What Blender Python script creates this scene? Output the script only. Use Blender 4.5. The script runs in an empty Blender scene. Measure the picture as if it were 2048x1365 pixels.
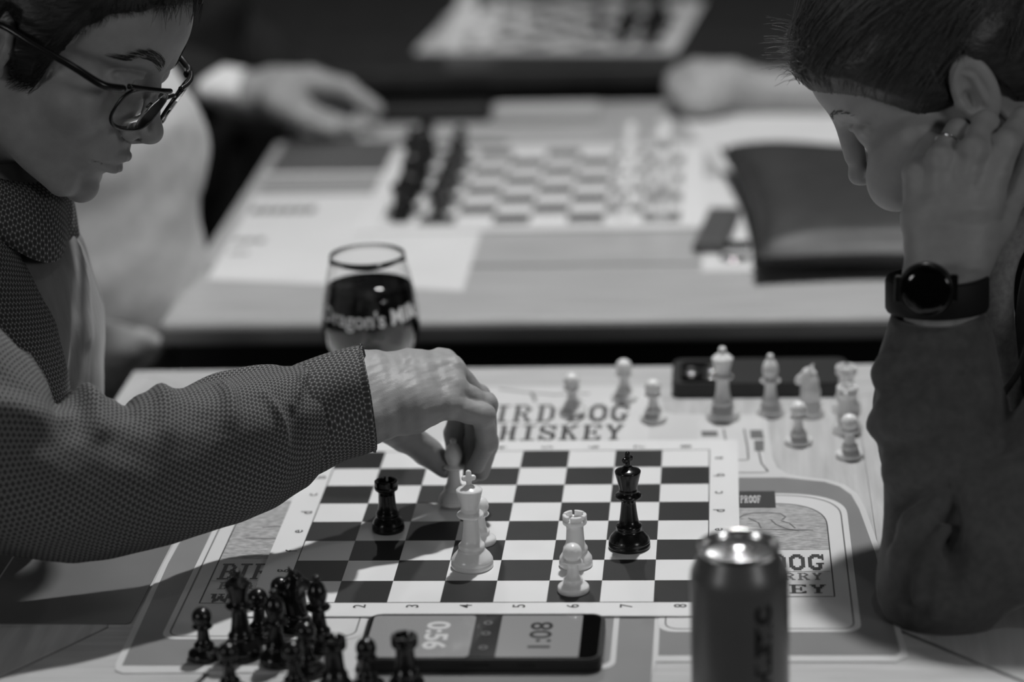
import bpy, bmesh, math, random
import numpy as np
from mathutils import Vector, Matrix
random.seed(7); np.random.seed(7)
scene = bpy.context.scene
COL = scene.collection
PI = math.pi
# ---------------------------------------------------------------- camera (fitted to the chessboard grid)
CR = np.array([[0.9965125200619429, 0.07547857930191698, -0.03557782211378361],
               [-0.010150403399849755, -0.313555158069953, -0.9495157356034428],
               [-0.0828237083848346, 0.9465654477711993, -0.3116955027187477]])
CC = np.array([0.1776673140377649, -1.9437125359194467, 0.7931905180789437])
FPX = 5210.0
cd = bpy.data.cameras.new('camera'); cam = bpy.data.objects.new('camera', cd); COL.objects.link(cam)
cam.matrix_world = Matrix([[CR[0][i], -CR[1][i], -CR[2][i], CC[i]] for i in range(3)] + [[0, 0, 0, 1]])
cd.sensor_width = 36.0; cd.lens = 36.0 * FPX / 2048; cd.clip_start = 0.05; cd.clip_end = 60
cd.dof.use_dof = True; cd.dof.focus_distance = 2.02; cd.dof.aperture_fstop = 2.6
scene.camera = cam
# ---------------------------------------------------------------- world, lamps, exposure
w = bpy.data.worlds.new('world'); scene.world = w; w.use_nodes = True
w.node_tree.nodes['Background'].inputs[0].default_value = (0.5, 0.5, 0.5, 1)
w.node_tree.nodes['Background'].inputs[1].default_value = 0.015
def point_lamp(name, loc, power, radius):
    l = bpy.data.lights.new(name, 'POINT'); l.energy = power; l.shadow_soft_size = radius; l.color = (1, 1, 1)
    o = bpy.data.objects.new(name, l); COL.objects.link(o); o.location = loc; return o
point_lamp('ceiling_lamp', (0.20, 0.60, 1.80), 122, 0.035)
point_lamp('ceiling_lamp', (-0.3, 2.9, 1.75), 8, 0.05)
point_lamp('fill_lamp', (-1.9, -2.0, 0.95), 33, 0.30)  # soft fill added at front left, out of view; no fixture there
point_lamp('fill_lamp', (2.0, -1.9, 1.0), 30, 0.30)  # second added fill, front right, cross-lights faces and sleeves
point_lamp('ceiling_lamp', (0.45, -0.75, 1.85), 5, 0.06)
scene.view_settings.view_transform = 'Standard'; scene.view_settings.look = 'None'
scene.view_settings.gamma = 1.0; scene.view_settings.use_curve_mapping = False
scene.view_settings.exposure = 0.0

# ---------------------------------------------------------------- measuring helpers (ray of a pixel met with a real plane)
def ray(u, v): return np.array([(u - 1024) / FPX, (v - 682.5) / FPX, 1.0]) @ CR
def onz(u, v, z=0.0):
    d = ray(u, v); return CC + (z - CC[2]) / d[2] * d
def ony(u, v, y):
    d = ray(u, v); return CC + (y - CC[1]) / d[1] * d

# ---------------------------------------------------------------- materials
MATS = {}
def g3(v): return (v, v, v, 1)
def mat(name, val, rough=0.5, spec=0.5, metal=0.0, noise=0.0, nscale=30.0, bump=0.0, bscale=200.0, sss=0.0, trans=0.0, ior=1.45, coat=0.0, emit=0.0, stretch=None, sheen=0.0):
    if name in MATS: return MATS[name]
    m = bpy.data.materials.new(name); m.use_nodes = True; MATS[name] = m
    nt = m.node_tree; b = nt.nodes['Principled BSDF']
    b.inputs['Base Color'].default_value = g3(val); b.inputs['Roughness'].default_value = rough
    b.inputs['Specular IOR Level'].default_value = spec; b.inputs['Metallic'].default_value = metal; b.inputs['IOR'].default_value = ior
    b.inputs['Transmission Weight'].default_value = trans; b.inputs['Coat Weight'].default_value = coat
    if sheen: b.inputs['Sheen Weight'].default_value = sheen; b.inputs['Sheen Roughness'].default_value = 0.5
    if sss:
        b.inputs['Subsurface Weight'].default_value = sss; b.inputs['Subsurface Radius'].default_value = (1, 1, 1); b.inputs['Subsurface Scale'].default_value = 0.004 if sss < 0.5 else 0.012
    if emit: b.inputs['Emission Color'].default_value = g3(1); b.inputs['Emission Strength'].default_value = emit
    if noise or bump:
        tc = nt.nodes.new('ShaderNodeTexCoord'); mp = nt.nodes.new('ShaderNodeMapping'); nt.links.new(tc.outputs['Object'], mp.inputs[0])
        if stretch: mp.inputs['Scale'].default_value = stretch
        if noise:
            n = nt.nodes.new('ShaderNodeTexNoise'); n.inputs['Scale'].default_value = nscale; n.inputs['Detail'].default_value = 5
            r = nt.nodes.new('ShaderNodeMapRange'); nt.links.new(mp.outputs[0], n.inputs['Vector']); nt.links.new(n.outputs['Fac'], r.inputs['Value'])
            r.inputs['From Min'].default_value = 0.3; r.inputs['From Max'].default_value = 0.7
            r.inputs['To Min'].default_value = val * (1 - noise); r.inputs['To Max'].default_value = val * (1 + noise)
            nt.links.new(r.outputs[0], b.inputs['Base Color'])
        if bump:
            n2 = nt.nodes.new('ShaderNodeTexNoise'); n2.inputs['Scale'].default_value = bscale; n2.inputs['Detail'].default_value = 4
            bp = nt.nodes.new('ShaderNodeBump'); bp.inputs['Strength'].default_value = bump; bp.inputs['Distance'].default_value = 0.0015
            nt.links.new(mp.outputs[0], n2.inputs['Vector']); nt.links.new(n2.outputs['Fac'], bp.inputs['Height']); nt.links.new(bp.outputs[0], b.inputs['Normal'])
    return m
def shirt_mat(name, light, mid, dark, period, rough=0.85):
    m = bpy.data.materials.new(name); m.use_nodes = True; nt = m.node_tree; b = nt.nodes['Principled BSDF']
    b.inputs['Roughness'].default_value = rough; b.inputs['Specular IOR Level'].default_value = 0.2
    uv = nt.nodes.new('ShaderNodeUVMap'); tot = None
    for a in (0, 120, 240):
        d = nt.nodes.new('ShaderNodeVectorMath'); d.operation = 'DOT_PRODUCT'; k = 2 * PI / (period * 0.866)
        d.inputs[1].default_value = (k * math.cos(math.radians(a)), k * math.sin(math.radians(a)), 0)
        nt.links.new(uv.outputs[0], d.inputs[0])
        c = nt.nodes.new('ShaderNodeMath'); c.operation = 'COSINE'; nt.links.new(d.outputs['Value'], c.inputs[0])
        if tot is None: tot = c
        else:
            s = nt.nodes.new('ShaderNodeMath'); s.operation = 'ADD'; nt.links.new(tot.outputs[0], s.inputs[0]); nt.links.new(c.outputs[0], s.inputs[1]); tot = s
    r = nt.nodes.new('ShaderNodeMapRange'); r.inputs['From Min'].default_value = -1.5; r.inputs['From Max'].default_value = 3.0
    nt.links.new(tot.outputs[0], r.inputs['Value'])
    cr = nt.nodes.new('ShaderNodeValToRGB'); nt.links.new(r.outputs[0], cr.inputs[0])
    e = cr.color_ramp.elements; e[0].position = 0.018; e[0].color = g3(light); e[1].position = 0.065; e[1].color = g3(mid)
    x = e.new(0.20); x.color = g3(mid); x = e.new(0.32); x.color = g3(dark)
    nt.links.new(cr.outputs[0], b.inputs['Base Color'])
    bp = nt.nodes.new('ShaderNodeBump'); bp.inputs['Strength'].default_value = 0.15; bp.inputs['Distance'].default_value = 0.0006
    nt.links.new(r.outputs[0], bp.inputs['Height']); nt.links.new(bp.outputs[0], b.inputs['Normal'])
    MATS[name] = m; return m

# ---------------------------------------------------------------- object helpers
def link(name, me, m=None, parent=None, smooth=False):
    o = bpy.data.objects.new(name, me); COL.objects.link(o)
    if m is not None: me.materials.clear(); me.materials.append(m)
    if smooth:
        for p in me.polygons: p.use_smooth = True
    if parent is not None: o.parent = parent
    return o
def tag(o, label, cat, group=None):
    o['label'] = label; o['category'] = cat
    if group: o['group'] = group
    return o
def struct(o): o['kind'] = 'structure'; return o
def empty(name, loc=(0, 0, 0), rz=0.0):
    o = bpy.data.objects.new(name, None); COL.objects.link(o); o.location = loc; o.rotation_euler = (0, 0, rz); o.empty_display_size = 0.02; return o
def pyd(name, v, f):
    me = bpy.data.meshes.new(name); me.from_pydata([tuple(map(float, x)) for x in v], [], [tuple(map(int, x)) for x in f]); me.update(); return me
def bmm(name, bm):
    me = bpy.data.meshes.new(name); bm.to_mesh(me); bm.free(); return me
def box_bm(bm, c, s, bevel=0.0, seg=2, rz=0.0):
    r = bmesh.ops.create_cube(bm, size=1.0); vs = r['verts']
    bmesh.ops.scale(bm, vec=s, verts=vs)
    if bevel:
        es = list({e for v in vs for e in v.link_edges}); q = bmesh.ops.bevel(bm, geom=es, offset=bevel, segments=seg, affect='EDGES', profile=0.5); vs = list({v for f in q['faces'] for v in f.verts} | set(v for v in vs if v.is_valid))
    if rz: bmesh.ops.rotate(bm, cent=(0, 0, 0), matrix=Matrix.Rotation(rz, 3, 'Z'), verts=vs)
    bmesh.ops.translate(bm, vec=c, verts=vs)
def box(name, c, s, m, parent=None, bevel=0.0, seg=2, rz=0.0, smooth=False):
    bm = bmesh.new(); box_bm(bm, c, s, bevel, seg, rz); return link(name, bmm(name, bm), m, parent, smooth)
def prism(name, poly, z0, z1, m, parent=None, bevel=0.0):
    n = len(poly); v = [(x, y, z1) for x, y in poly] + [(x, y, z0) for x, y in poly]
    f = [list(range(n)), list(range(2 * n - 1, n - 1, -1))] + [[i, i + n, (i + 1) % n + n, (i + 1) % n] for i in range(n)]
    me = pyd(name, v, f); bm = bmesh.new(); bm.from_mesh(me); bmesh.ops.recalc_face_normals(bm, faces=bm.faces)
    if bevel:
        es = [e for e in bm.edges if abs(e.verts[0].co.z - z1) < 1e-9 and abs(e.verts[1].co.z - z1) < 1e-9]
        bmesh.ops.bevel(bm, geom=es, offset=bevel, segments=2, affect='EDGES')
    bm.to_mesh(me); bm.free()
    return link(name, me, m, parent)
def rrect(x0, y0, x1, y1, r, n=6):
    out = []
    for cx, cy, a in ((x1 - r, y1 - r, 0), (x0 + r, y1 - r, 90), (x0 + r, y0 + r, 180), (x1 - r, y0 + r, 270)):
        for i in range(n + 1):
            t = math.radians(a + 90 * i / n); out.append((cx + r * math.cos(t), cy + r * math.sin(t)))
    return out
def ring_poly(name, poly, wd, z0, z1, m, parent):            # a thin printed line round a closed outline
    P = np.array(poly); c = P.mean(0); n = len(P)
    t = np.roll(P, -1, 0) - np.roll(P, 1, 0); t /= np.linalg.norm(t, axis=1)[:, None] + 1e-12; nrm = np.c_[-t[:, 1], t[:, 0]]
    area = 0.5 * np.sum(P[:, 0] * np.roll(P[:, 1], -1) - np.roll(P[:, 0], -1) * P[:, 1])
    if area < 0: nrm = -nrm
    Q = P + nrm * wd
    v = [(x, y, z1) for x, y in P] + [(x, y, z1) for x, y in Q]
    f = [[i, (i + 1) % n, (i + 1) % n + n, i + n] for i in range(n)]
    return link(name, pyd(name, v, f), m, parent)
def lathe_mesh(name, prof, seg=40):
    v = []; f = []; ring = []
    for r, z in prof:
        if r < 1e-7: ring.append([len(v)]); v.append((0, 0, z))
        else:
            ring.append(list(range(len(v), len(v) + seg)))
            for i in range(seg): a = 2 * PI * i / seg; v.append((r * math.cos(a), r * math.sin(a), z))
    for A, B in zip(ring, ring[1:]):
        for i in range(seg):
            a0, a1 = A[i % len(A)], A[(i + 1) % len(A)]; b0, b1 = B[i % len(B)], B[(i + 1) % len(B)]
            if len(A) == 1 and len(B) == 1: continue
            if len(A) == 1: f.append([a0, b1, b0])
            elif len(B) == 1: f.append([a0, a1, b0])
            else: f.append([a0, a1, b1, b0])
    return pyd(name, v, f)
def text_mesh(name, s, size=1.0, extrude=0.0, sx=1.0, bold=0.0):
    c = bpy.data.curves.new(name, 'FONT'); c.body = s; c.size = size; c.extrude = extrude; c.align_x = 'CENTER'; c.align_y = 'CENTER'; c.offset = bold; c.resolution_u = 4
    o = bpy.data.objects.new(name, c); COL.objects.link(o); bpy.context.view_layer.update()
    me = bpy.data.meshes.new_from_object(o.evaluated_get(bpy.context.evaluated_depsgraph_get()))
    bpy.data.objects.remove(o); bpy.data.curves.remove(c)
    if sx != 1.0: me.transform(Matrix.Diagonal((sx, 1, 1, 1)))
    return me
def text(name, s, loc, size, m, parent=None, rz=0.0, sx=1.0, bold=0.0, width=None, height=None):
    me = text_mesh(name, s, size, 0.0, sx, bold)
    co = np.array([v.co for v in me.vertices])
    if len(co):
        lo, hi = co.min(0), co.max(0); me.transform(Matrix.Translation((-(lo[0] + hi[0]) / 2, -(lo[1] + hi[1]) / 2, 0)))
        kx = width / (hi[0] - lo[0]) if width else 1; ky = height / (hi[1] - lo[1]) if height else 1
        me.transform(Matrix.Diagonal((kx, ky, 1, 1)))
    o = link(name, me, m, parent); o.location = loc; o.rotation_euler = (0, 0, rz); return o

# ---------------------------------------------------------------- implicit-surface sculpting (for bodies, hands, horses)
def nrm(v): return v / (np.linalg.norm(v) + 1e-12)
def sph(P, c, r): return np.linalg.norm(P - np.asarray(c, float), axis=1) - r
def ell(P, c, r, M=None):
    q = P - np.asarray(c, float)
    if M is not None: q = q @ M
    r = np.asarray(r, float); k0 = np.linalg.norm(q / r, axis=1); k1 = np.linalg.norm(q / (r * r), axis=1) + 1e-9
    return k0 * (k0 - 1) / k1
def cone(P, a, b, ra, rb):
    a = np.asarray(a, float); b = np.asarray(b, float); d = b - a; L = d @ d + 1e-12
    t = np.clip((P - a) @ d / L, 0, 1); return np.linalg.norm(P - a - t[:, None] * d, axis=1) - (ra + (rb - ra) * t)
def su(a, b, k):
    h = np.clip(0.5 + 0.5 * (b - a) / k, 0, 1); return b + (a - b) * h - k * h * (1 - h)
def ss(a, b, k): return -su(-a, b, k)                          # a minus b
def chain(P, pts, rad, k=0.004):
    d = None
    for i in range(len(pts) - 1):
        e = cone(P, pts[i], pts[i + 1], rad[i], rad[i + 1]); d = e if d is None else su(d, e, k)
    return d
def surface(name, fn, lo, hi, h, blk=8):
    lo = np.asarray(lo, float); hi = np.asarray(hi, float)
    nb = np.ceil((hi - lo) / (h * blk)).astype(int) + 1; n = nb * blk + 1
    ax = [lo[i] + h * np.arange(n[i]) for i in range(3)]
    cx = [lo[i] + h * blk * (np.arange(nb[i]) + 0.5) for i in range(3)]
    Cg = np.stack(np.meshgrid(*cx, indexing='ij'), -1).reshape(-1, 3)
    cv = fn(Cg).reshape(nb)
    V = np.repeat(np.repeat(np.repeat(cv, blk, 0), blk, 1), blk, 2).astype(np.float32)
    V = np.pad(V, ((0, 1), (0, 1), (0, 1)), mode='edge')
    act = np.argwhere(np.abs(cv) < h * blk * 1.25)
    need = np.zeros(V.shape, bool)
    for i, j, k in act: need[i * blk:(i + 1) * blk + 1, j * blk:(j + 1) * blk + 1, k * blk:(k + 1) * blk + 1] = True
    idx = np.argwhere(need); out = np.empty(len(idx), np.float32)
    for s in range(0, len(idx), 400000):
        q = idx[s:s + 400000]; out[s:s + 400000] = fn(np.stack([ax[i][q[:, i]] for i in range(3)], 1))
    V[need] = out
    S = V < 0; c8 = [(i, j, k) for i in (0, 1) for j in (0, 1) for k in (0, 1)]
    sl = lambda A, o: A[o[0]:A.shape[0] - 1 + o[0], o[1]:A.shape[1] - 1 + o[1], o[2]:A.shape[2] - 1 + o[2]]
    cnt = sum(sl(S, o).astype(np.int8) for o in c8); cell = np.argwhere((cnt > 0) & (cnt < 8))
    vid = -np.ones(np.array(V.shape) - 1, np.int64); vid[tuple(cell.T)] = np.arange(len(cell))
    acc = np.zeros((len(cell), 3)); num = np.zeros(len(cell))
    for a in c8:
        for d in range(3):
            if a[d]: continue
            b = list(a); b[d] = 1
            va = V[tuple((cell + a).T)]; vb = V[tuple((cell + b).T)]; x = (va < 0) != (vb < 0)
            t = np.where(x, va / np.where(x, va - vb, 1), 0); p = np.tile(np.array(a, float), (len(cell), 1)); p[:, d] = t
            acc[x] += p[x]; num[x] += 1
    verts = lo + h * (cell + acc / num[:, None]); quads = []
    for d in range(3):
        e1, e2 = (d + 1) % 3, (d + 2) % 3
        A = np.take(S, range(0, S.shape[d] - 1), d); B = np.take(S, range(1, S.shape[d]), d)
        E = np.argwhere(A != B); ok = (E[:, e1] > 0) & (E[:, e2] > 0) & (E[:, e1] < vid.shape[e1]) & (E[:, e2] < vid.shape[e2]); E = E[ok]
        flip = A[tuple(E.T)]
        def cellat(o1, o2):
            q = E.copy(); q[:, e1] -= o1; q[:, e2] -= o2; return vid[tuple(q.T)]
        q = np.stack([cellat(1, 1), cellat(0, 1), cellat(0, 0), cellat(1, 0)], 1); q[~flip] = q[~flip][:, ::-1]; quads.append(q)
    quads = np.concatenate(quads); quads = quads[(quads >= 0).all(1)]
    me = bpy.data.meshes.new(name); me.vertices.add(len(verts)); me.vertices.foreach_set('co', verts.ravel().astype(np.float32))
    me.loops.add(quads.size); me.loops.foreach_set('vertex_index', quads.ravel().astype(np.int32)); me.polygons.add(len(quads))
    me.polygons.foreach_set('loop_start', np.arange(0, quads.size, 4, dtype=np.int32)); me.polygons.foreach_set('use_smooth', np.ones(len(quads), bool))
    me.update(calc_edges=True); me.validate(); return me
def join_meshes(name, ms):
    bm = bmesh.new()
    for m in ms: bm.from_mesh(m)
    me = bmm(name, bm)
    for p in me.polygons: p.use_smooth = True
    return me
def catmull(P, n):
    P = np.asarray(P, float); m = len(P); t = np.linspace(0, m - 1, n); i = np.clip(t.astype(int), 0, m - 2); f = (t - i)[:, None]
    p0 = P[np.clip(i - 1, 0, m - 1)]; p1 = P[i]; p2 = P[i + 1]; p3 = P[np.clip(i + 2, 0, m - 1)]
    return 0.5 * (2 * p1 + (p2 - p0) * f + (2 * p0 - 5 * p1 + 4 * p2 - p3) * f * f + (3 * p1 - p0 - 3 * p2 + p3) * f ** 3)
def loft(name, secs, m, parent=None, na=96, ns=120, disp=None, power=2.0, thick=0.0, cap0=False, cap1=False):
    """secs: (edge point A, edge point B, half depth).  A tube whose cross-section runs through A and B; UV in metres."""
    S = np.array([np.r_[a, b, [d]] for a, b, d in secs]); S = catmull(S, ns)
    A = S[:, :3]; B = S[:, 3:6]; D = S[:, 6]; c = (A + B) / 2; up = (A - B) / 2
    tan = np.gradient(c, axis=0); tan /= np.linalg.norm(tan, axis=1)[:, None]
    dep = np.cross(tan, up); dep /= np.linalg.norm(dep, axis=1)[:, None] + 1e-12
    arc = np.r_[0, np.cumsum(np.linalg.norm(np.diff(c, axis=0), axis=1))]
    th = np.linspace(0, 2 * PI, na, endpoint=False); ct, st = np.cos(th), np.sin(th)
    e = 2 / power; sc = np.sign(ct) * np.abs(ct) ** e; sd = np.sign(st) * np.abs(st) ** e
    V = c[:, None, :] + up[:, None, :] * sc[None, :, None] + dep[:, None, :] * (D[:, None] * sd[None, :])[:, :, None]
    N = up[:, None, :] / np.linalg.norm(up, axis=1)[:, None, None] * ct[None, :, None] + dep[:, None, :] * st[None, :, None]
    R = np.linalg.norm(up, axis=1)
    if disp is not None: V = V + N * disp(arc[:, None] + 0 * th[None, :], th[None, :] + 0 * arc[:, None], V)[:, :, None]
    verts = V.reshape(-1, 3); faces = []; uvs = []
    circ = float(np.mean(R) + np.mean(D)) * PI
    AC = np.concatenate([np.zeros((1, na)), np.cumsum(np.linalg.norm(np.diff(V, axis=0), axis=2), axis=0)]); AC = AC - AC[-1:, :] * 0.5; AC = 0.6 * AC + 0.4 * (arc - arc[-1] / 2)[:, None]
    for i in range(ns - 1):
        for j in range(na):
            k = (j + 1) % na; faces.append((i * na + j, i * na + k, (i + 1) * na + k, (i + 1) * na + j))
            u0, u1 = j / na * circ, (j + 1) / na * circ; uvs += [(AC[i, j], u0), (AC[i, k], u1), (AC[i + 1, k], u1), (AC[i + 1, j], u0)]
    verts = list(map(tuple, verts)); 
    for flag, r in ((cap0, 0), (cap1, ns - 1)):
        if flag:
            ci = len(verts); verts.append(tuple(V[r].mean(0)))
            for j in range(na):
                k = (j + 1) % na; faces.append((r * na + j, r * na + k, ci)); uvs += [(arc[r], j / na * circ), (arc[r], (j + 1) / na * circ), (arc[r], 0)]
    me = pyd(name, verts, faces); ul = me.uv_layers.new(name='UVMap'); ul.data.foreach_set('uv', np.array(uvs, np.float32).ravel())
    bm = bmesh.new(); bm.from_mesh(me); bmesh.ops.recalc_face_normals(bm, faces=bm.faces); bm.to_mesh(me); bm.free()
    o = link(name, me, m, parent, True)
    if thick: md = o.modifiers.new('cloth', 'SOLIDIFY'); md.thickness = thick; md.offset = -1
    return o
def wob(x, y, z, seed=0, n=5, f0=20.0, lac=1.8, g=0.55):                   # cheap smooth wobble, about -1..1
    r = np.random.RandomState(seed); t = 0; a = 1.0; f = f0; tot = 0
    for _ in range(n):
        for _ in range(2):
            k = r.normal(size=3); k /= np.linalg.norm(k); t = t + a * np.sin(f * (k[0] * x + k[1] * y + k[2] * z) + r.uniform(0, 6.28)); tot += a
        a *= g; f *= lac
    return t / tot * 1.8
def creases(lines, R=0.05):
    """lines: (s0, a0, s1, a1, amp, width): ridges/valleys across the tube, in arc length and degrees."""
    def fn(s, a, V):
        d = 0 * s
        for s0, a0, s1, a1, amp, wd in lines:
            a0r, a1r = math.radians(a0), math.radians(a1); t = np.clip(((s - s0) * (s1 - s0) + (wrap(a - a0r)) * R * (a1r - a0r) * R) / ((s1 - s0) ** 2 + ((a1r - a0r) * R) ** 2 + 1e-12), 0, 1)
            ds = s - (s0 + t * (s1 - s0)); da = wrap(a - (a0r + t * (a1r - a0r))) * R
            d = d + amp * np.exp(-(ds * ds + da * da) / (wd * wd)) * (0.35 + 0.65 * np.sin(PI * np.clip(t, 0.08, 0.92)))
        return d
    return fn
def wrap(a): return (a + PI) % (2 * PI) - PI
def tube(name, pts, r, m, parent=None, seg=8, closed=False):
    P = np.asarray(pts, float); n = len(P); rr = np.full(n, r) if np.isscalar(r) else np.asarray(r, float)
    v = []; f = []; prev = None
    for i in range(n):
        t = P[(i + 1) % n] - P[i - 1] if closed else P[min(i + 1, n - 1)] - P[max(i - 1, 0)]
        t = nrm(t); a = np.array([0, 0, 1.0]) if prev is None else prev
        if abs(a @ t) > 0.95 and prev is None: a = np.array([1.0, 0, 0])
        a = nrm(a - (a @ t) * t); prev = a; b = np.cross(t, a)
        for j in range(seg): q = 2 * PI * j / seg; v.append(P[i] + rr[i] * (math.cos(q) * a + math.sin(q) * b))
    for i in range(n if closed else n - 1):
        for j in range(seg): f.append((i * seg + j, i * seg + (j + 1) % seg, ((i + 1) % n) * seg + (j + 1) % seg, ((i + 1) % n) * seg + j))
    if not closed: f.append(list(range(seg))[::-1]); f.append([(n - 1) * seg + j for j in range(seg)])
    return link(name, pyd(name, v, f), m, parent, True)
# ================================================================= the room
TZ = -0.003                                                    # table tops
M_floor = mat('floor_dark', 0.03, 0.55, 0.3, noise=0.4, nscale=6, bump=0.1, bscale=40)
M_wall = mat('wall_dark', 0.03, 0.8, 0.2, noise=0.15, nscale=3)
M_ceil = mat('ceiling_dark', 0.03, 0.9, 0.1, noise=0.1, nscale=3)
struct(box('floor', (0.2, 2.0, -0.80), (8.0, 11.0, 0.10), M_floor))
struct(box('wall_back', (0.2, 7.55, 0.6), (8.0, 0.10, 2.7), M_wall))
struct(box('wall_left', (-3.85, 2.0, 0.6), (0.10, 11.0, 2.7), M_wall))
struct(box('wall_right', (4.25, 2.0, 0.6), (0.10, 11.0, 2.7), M_wall))
struct(box('wall_front', (0.2, -3.55, 0.6), (8.0, 0.10, 2.7), M_wall))
struct(box('ceiling', (0.2, 2.0, 2.0), (8.0, 11.0, 0.10), M_ceil))

# ================================================================= tables
M_wood = mat('pale_wood', 0.48, 0.42, 0.4, noise=0.14, nscale=9, bump=0.06, bscale=60, stretch=(1.2, 14, 1))
M_woody = mat('pale_wood_lengthwise', 0.48, 0.42, 0.4, noise=0.14, nscale=9, bump=0.06, bscale=60, stretch=(14, 1.2, 1))
M_dark = mat('black_steel', 0.012, 0.45, 0.4, noise=0.1)
M_darkwood = mat('dark_edge', 0.03, 0.4, 0.4, noise=0.2)
def table_leg(t, x, y, h):
    bm = bmesh.new(); box_bm(bm, (x, y, TZ - 0.035 - h / 2), (0.05, 0.05, h), 0.004); link('leg', bmm('leg', bm), M_dark, t)
def table_near():
    t = empty('wooden_table', (0, 0, -0.75))
    e = empty('tmp'); COL.objects.unlink(e); bpy.data.objects.remove(e)
    x0, x1, y0, y1 = -0.393, 0.44, -0.378, 0.394
    ix0, ix1, iy0, iy1 = -0.2857, 0.292, -0.195, 0.30
    gp = 0.0022; hg = 0.0002
    def board(poly, m, nm='board'):
        return prism(nm, poly, TZ - 0.028, TZ, m, None, 0.0004)
    ys = np.linspace(ix0, ix1, 6); parts = []
    for a, b in zip(ys, ys[1:]): parts.append(board([(a + hg, iy0 + hg), (b - hg, iy0 + hg), (b - hg, iy1 - hg), (a + hg, iy1 - hg)], M_woody, 'plank'))
    # frame boards with mitred corners
    sx = -0.2075
    parts.append(board([(x0 + gp, y0 + 0.022), (x0 + 0.02, y0), (sx - 0.012 - gp, y0), (sx + 0.031 - gp, iy0 - gp), (ix0 + gp, iy0 - gp)], M_wood))
    parts.append(board([(sx - 0.012 + gp, y0), (x1 - 0.02, y0), (x1 - gp, y0 + 0.022), (ix1 - gp, iy0 - gp), (sx + 0.031 + gp, iy0 - gp)], M_wood))
    parts.append(board([(x0, y0 + 0.022 + gp), (ix0 - hg, iy0), (ix0 - hg, iy1), (x0, y1 - hg)], M_woody))
    parts.append(board([(x1, y0 + 0.022 + gp), (x1, y1 - hg), (ix1 + hg, iy1), (ix1 + hg, iy0)], M_woody))
    parts.append(board([(x0 + hg, y1), (ix0 + hg, iy1 + hg), (ix1 - hg, iy1 + hg), (x1 - hg, y1)], M_wood))
    parts.append(box('underframe', ((x0 + x1) / 2, (y0 + y1) / 2, TZ - 0.047), (x1 - x0 - 0.02, y1 - y0 - 0.02, 0.036), M_darkwood))
    for sx_, sy_ in ((x0 + 0.06, y0 + 0.06), (x1 - 0.06, y0 + 0.06), (x0 + 0.06, y1 - 0.06), (x1 - 0.06, y1 - 0.06)):
        parts.append(box('leg', (sx_, sy_, (TZ - 0.065 - 0.75) / 2), (0.05, 0.05, 0.75 - 0.065 + TZ), M_dark, None, 0.004))
    for p in parts: p.parent = t; p.location = (0, 0, 0.75)
    tag(t, 'pale wooden table with mitred frame boards under the sharp chess game', 'table'); return t
table_near()
M_tw = mat('grey_wood', 0.40, 0.38, 0.5, noise=0.12, nscale=7, bump=0.05, bscale=50, stretch=(1.2, 12, 1))
def table_far(x0, x1, y0, y1, m, label, edge):
    t = empty('wooden_table', (0, 0, -0.75)); ps = []
    n = 5; ys = np.linspace(y0, y1, n + 1)
    for a, b in zip(ys, ys[1:]): ps.append(box('plank', ((x0 + x1) / 2, (a + b) / 2, TZ - 0.014), (x1 - x0, b - a - 0.0015, 0.028), m, None, 0.001 if b < y1 and a > y0 else edge, 3))
    ps.append(box('underframe', ((x0 + x1) / 2, (y0 + y1) / 2, TZ - 0.058), (x1 - x0 - 0.03, y1 - y0 - 0.03, 0.056), M_dark))
    for a in (x0 + 0.06, x1 - 0.06):
        for b in (y0 + 0.06, y1 - 0.06): ps.append(box('leg', (a, b, (TZ - 0.085 - 0.75) / 2), (0.05, 0.05, 0.75 - 0.085 + TZ), M_dark, None, 0.004))
    for p in ps: p.parent = t; p.location = (0, 0, 0.75)
    tag(t, label, 'table'); return t
table_far(-0.402, 0.46, 0.545, 1.515, M_tw, 'grey wooden table with a rounded edge carrying the full set-up chessboard', 0.009)
table_far(-0.62, 0.75, 1.72, 2.75, mat('black_tabletop', 0.032, 0.4, 0.4, noise=0.2), 'black table at the back carrying a chessboard with the dark pieces bunched', 0.004)

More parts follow.
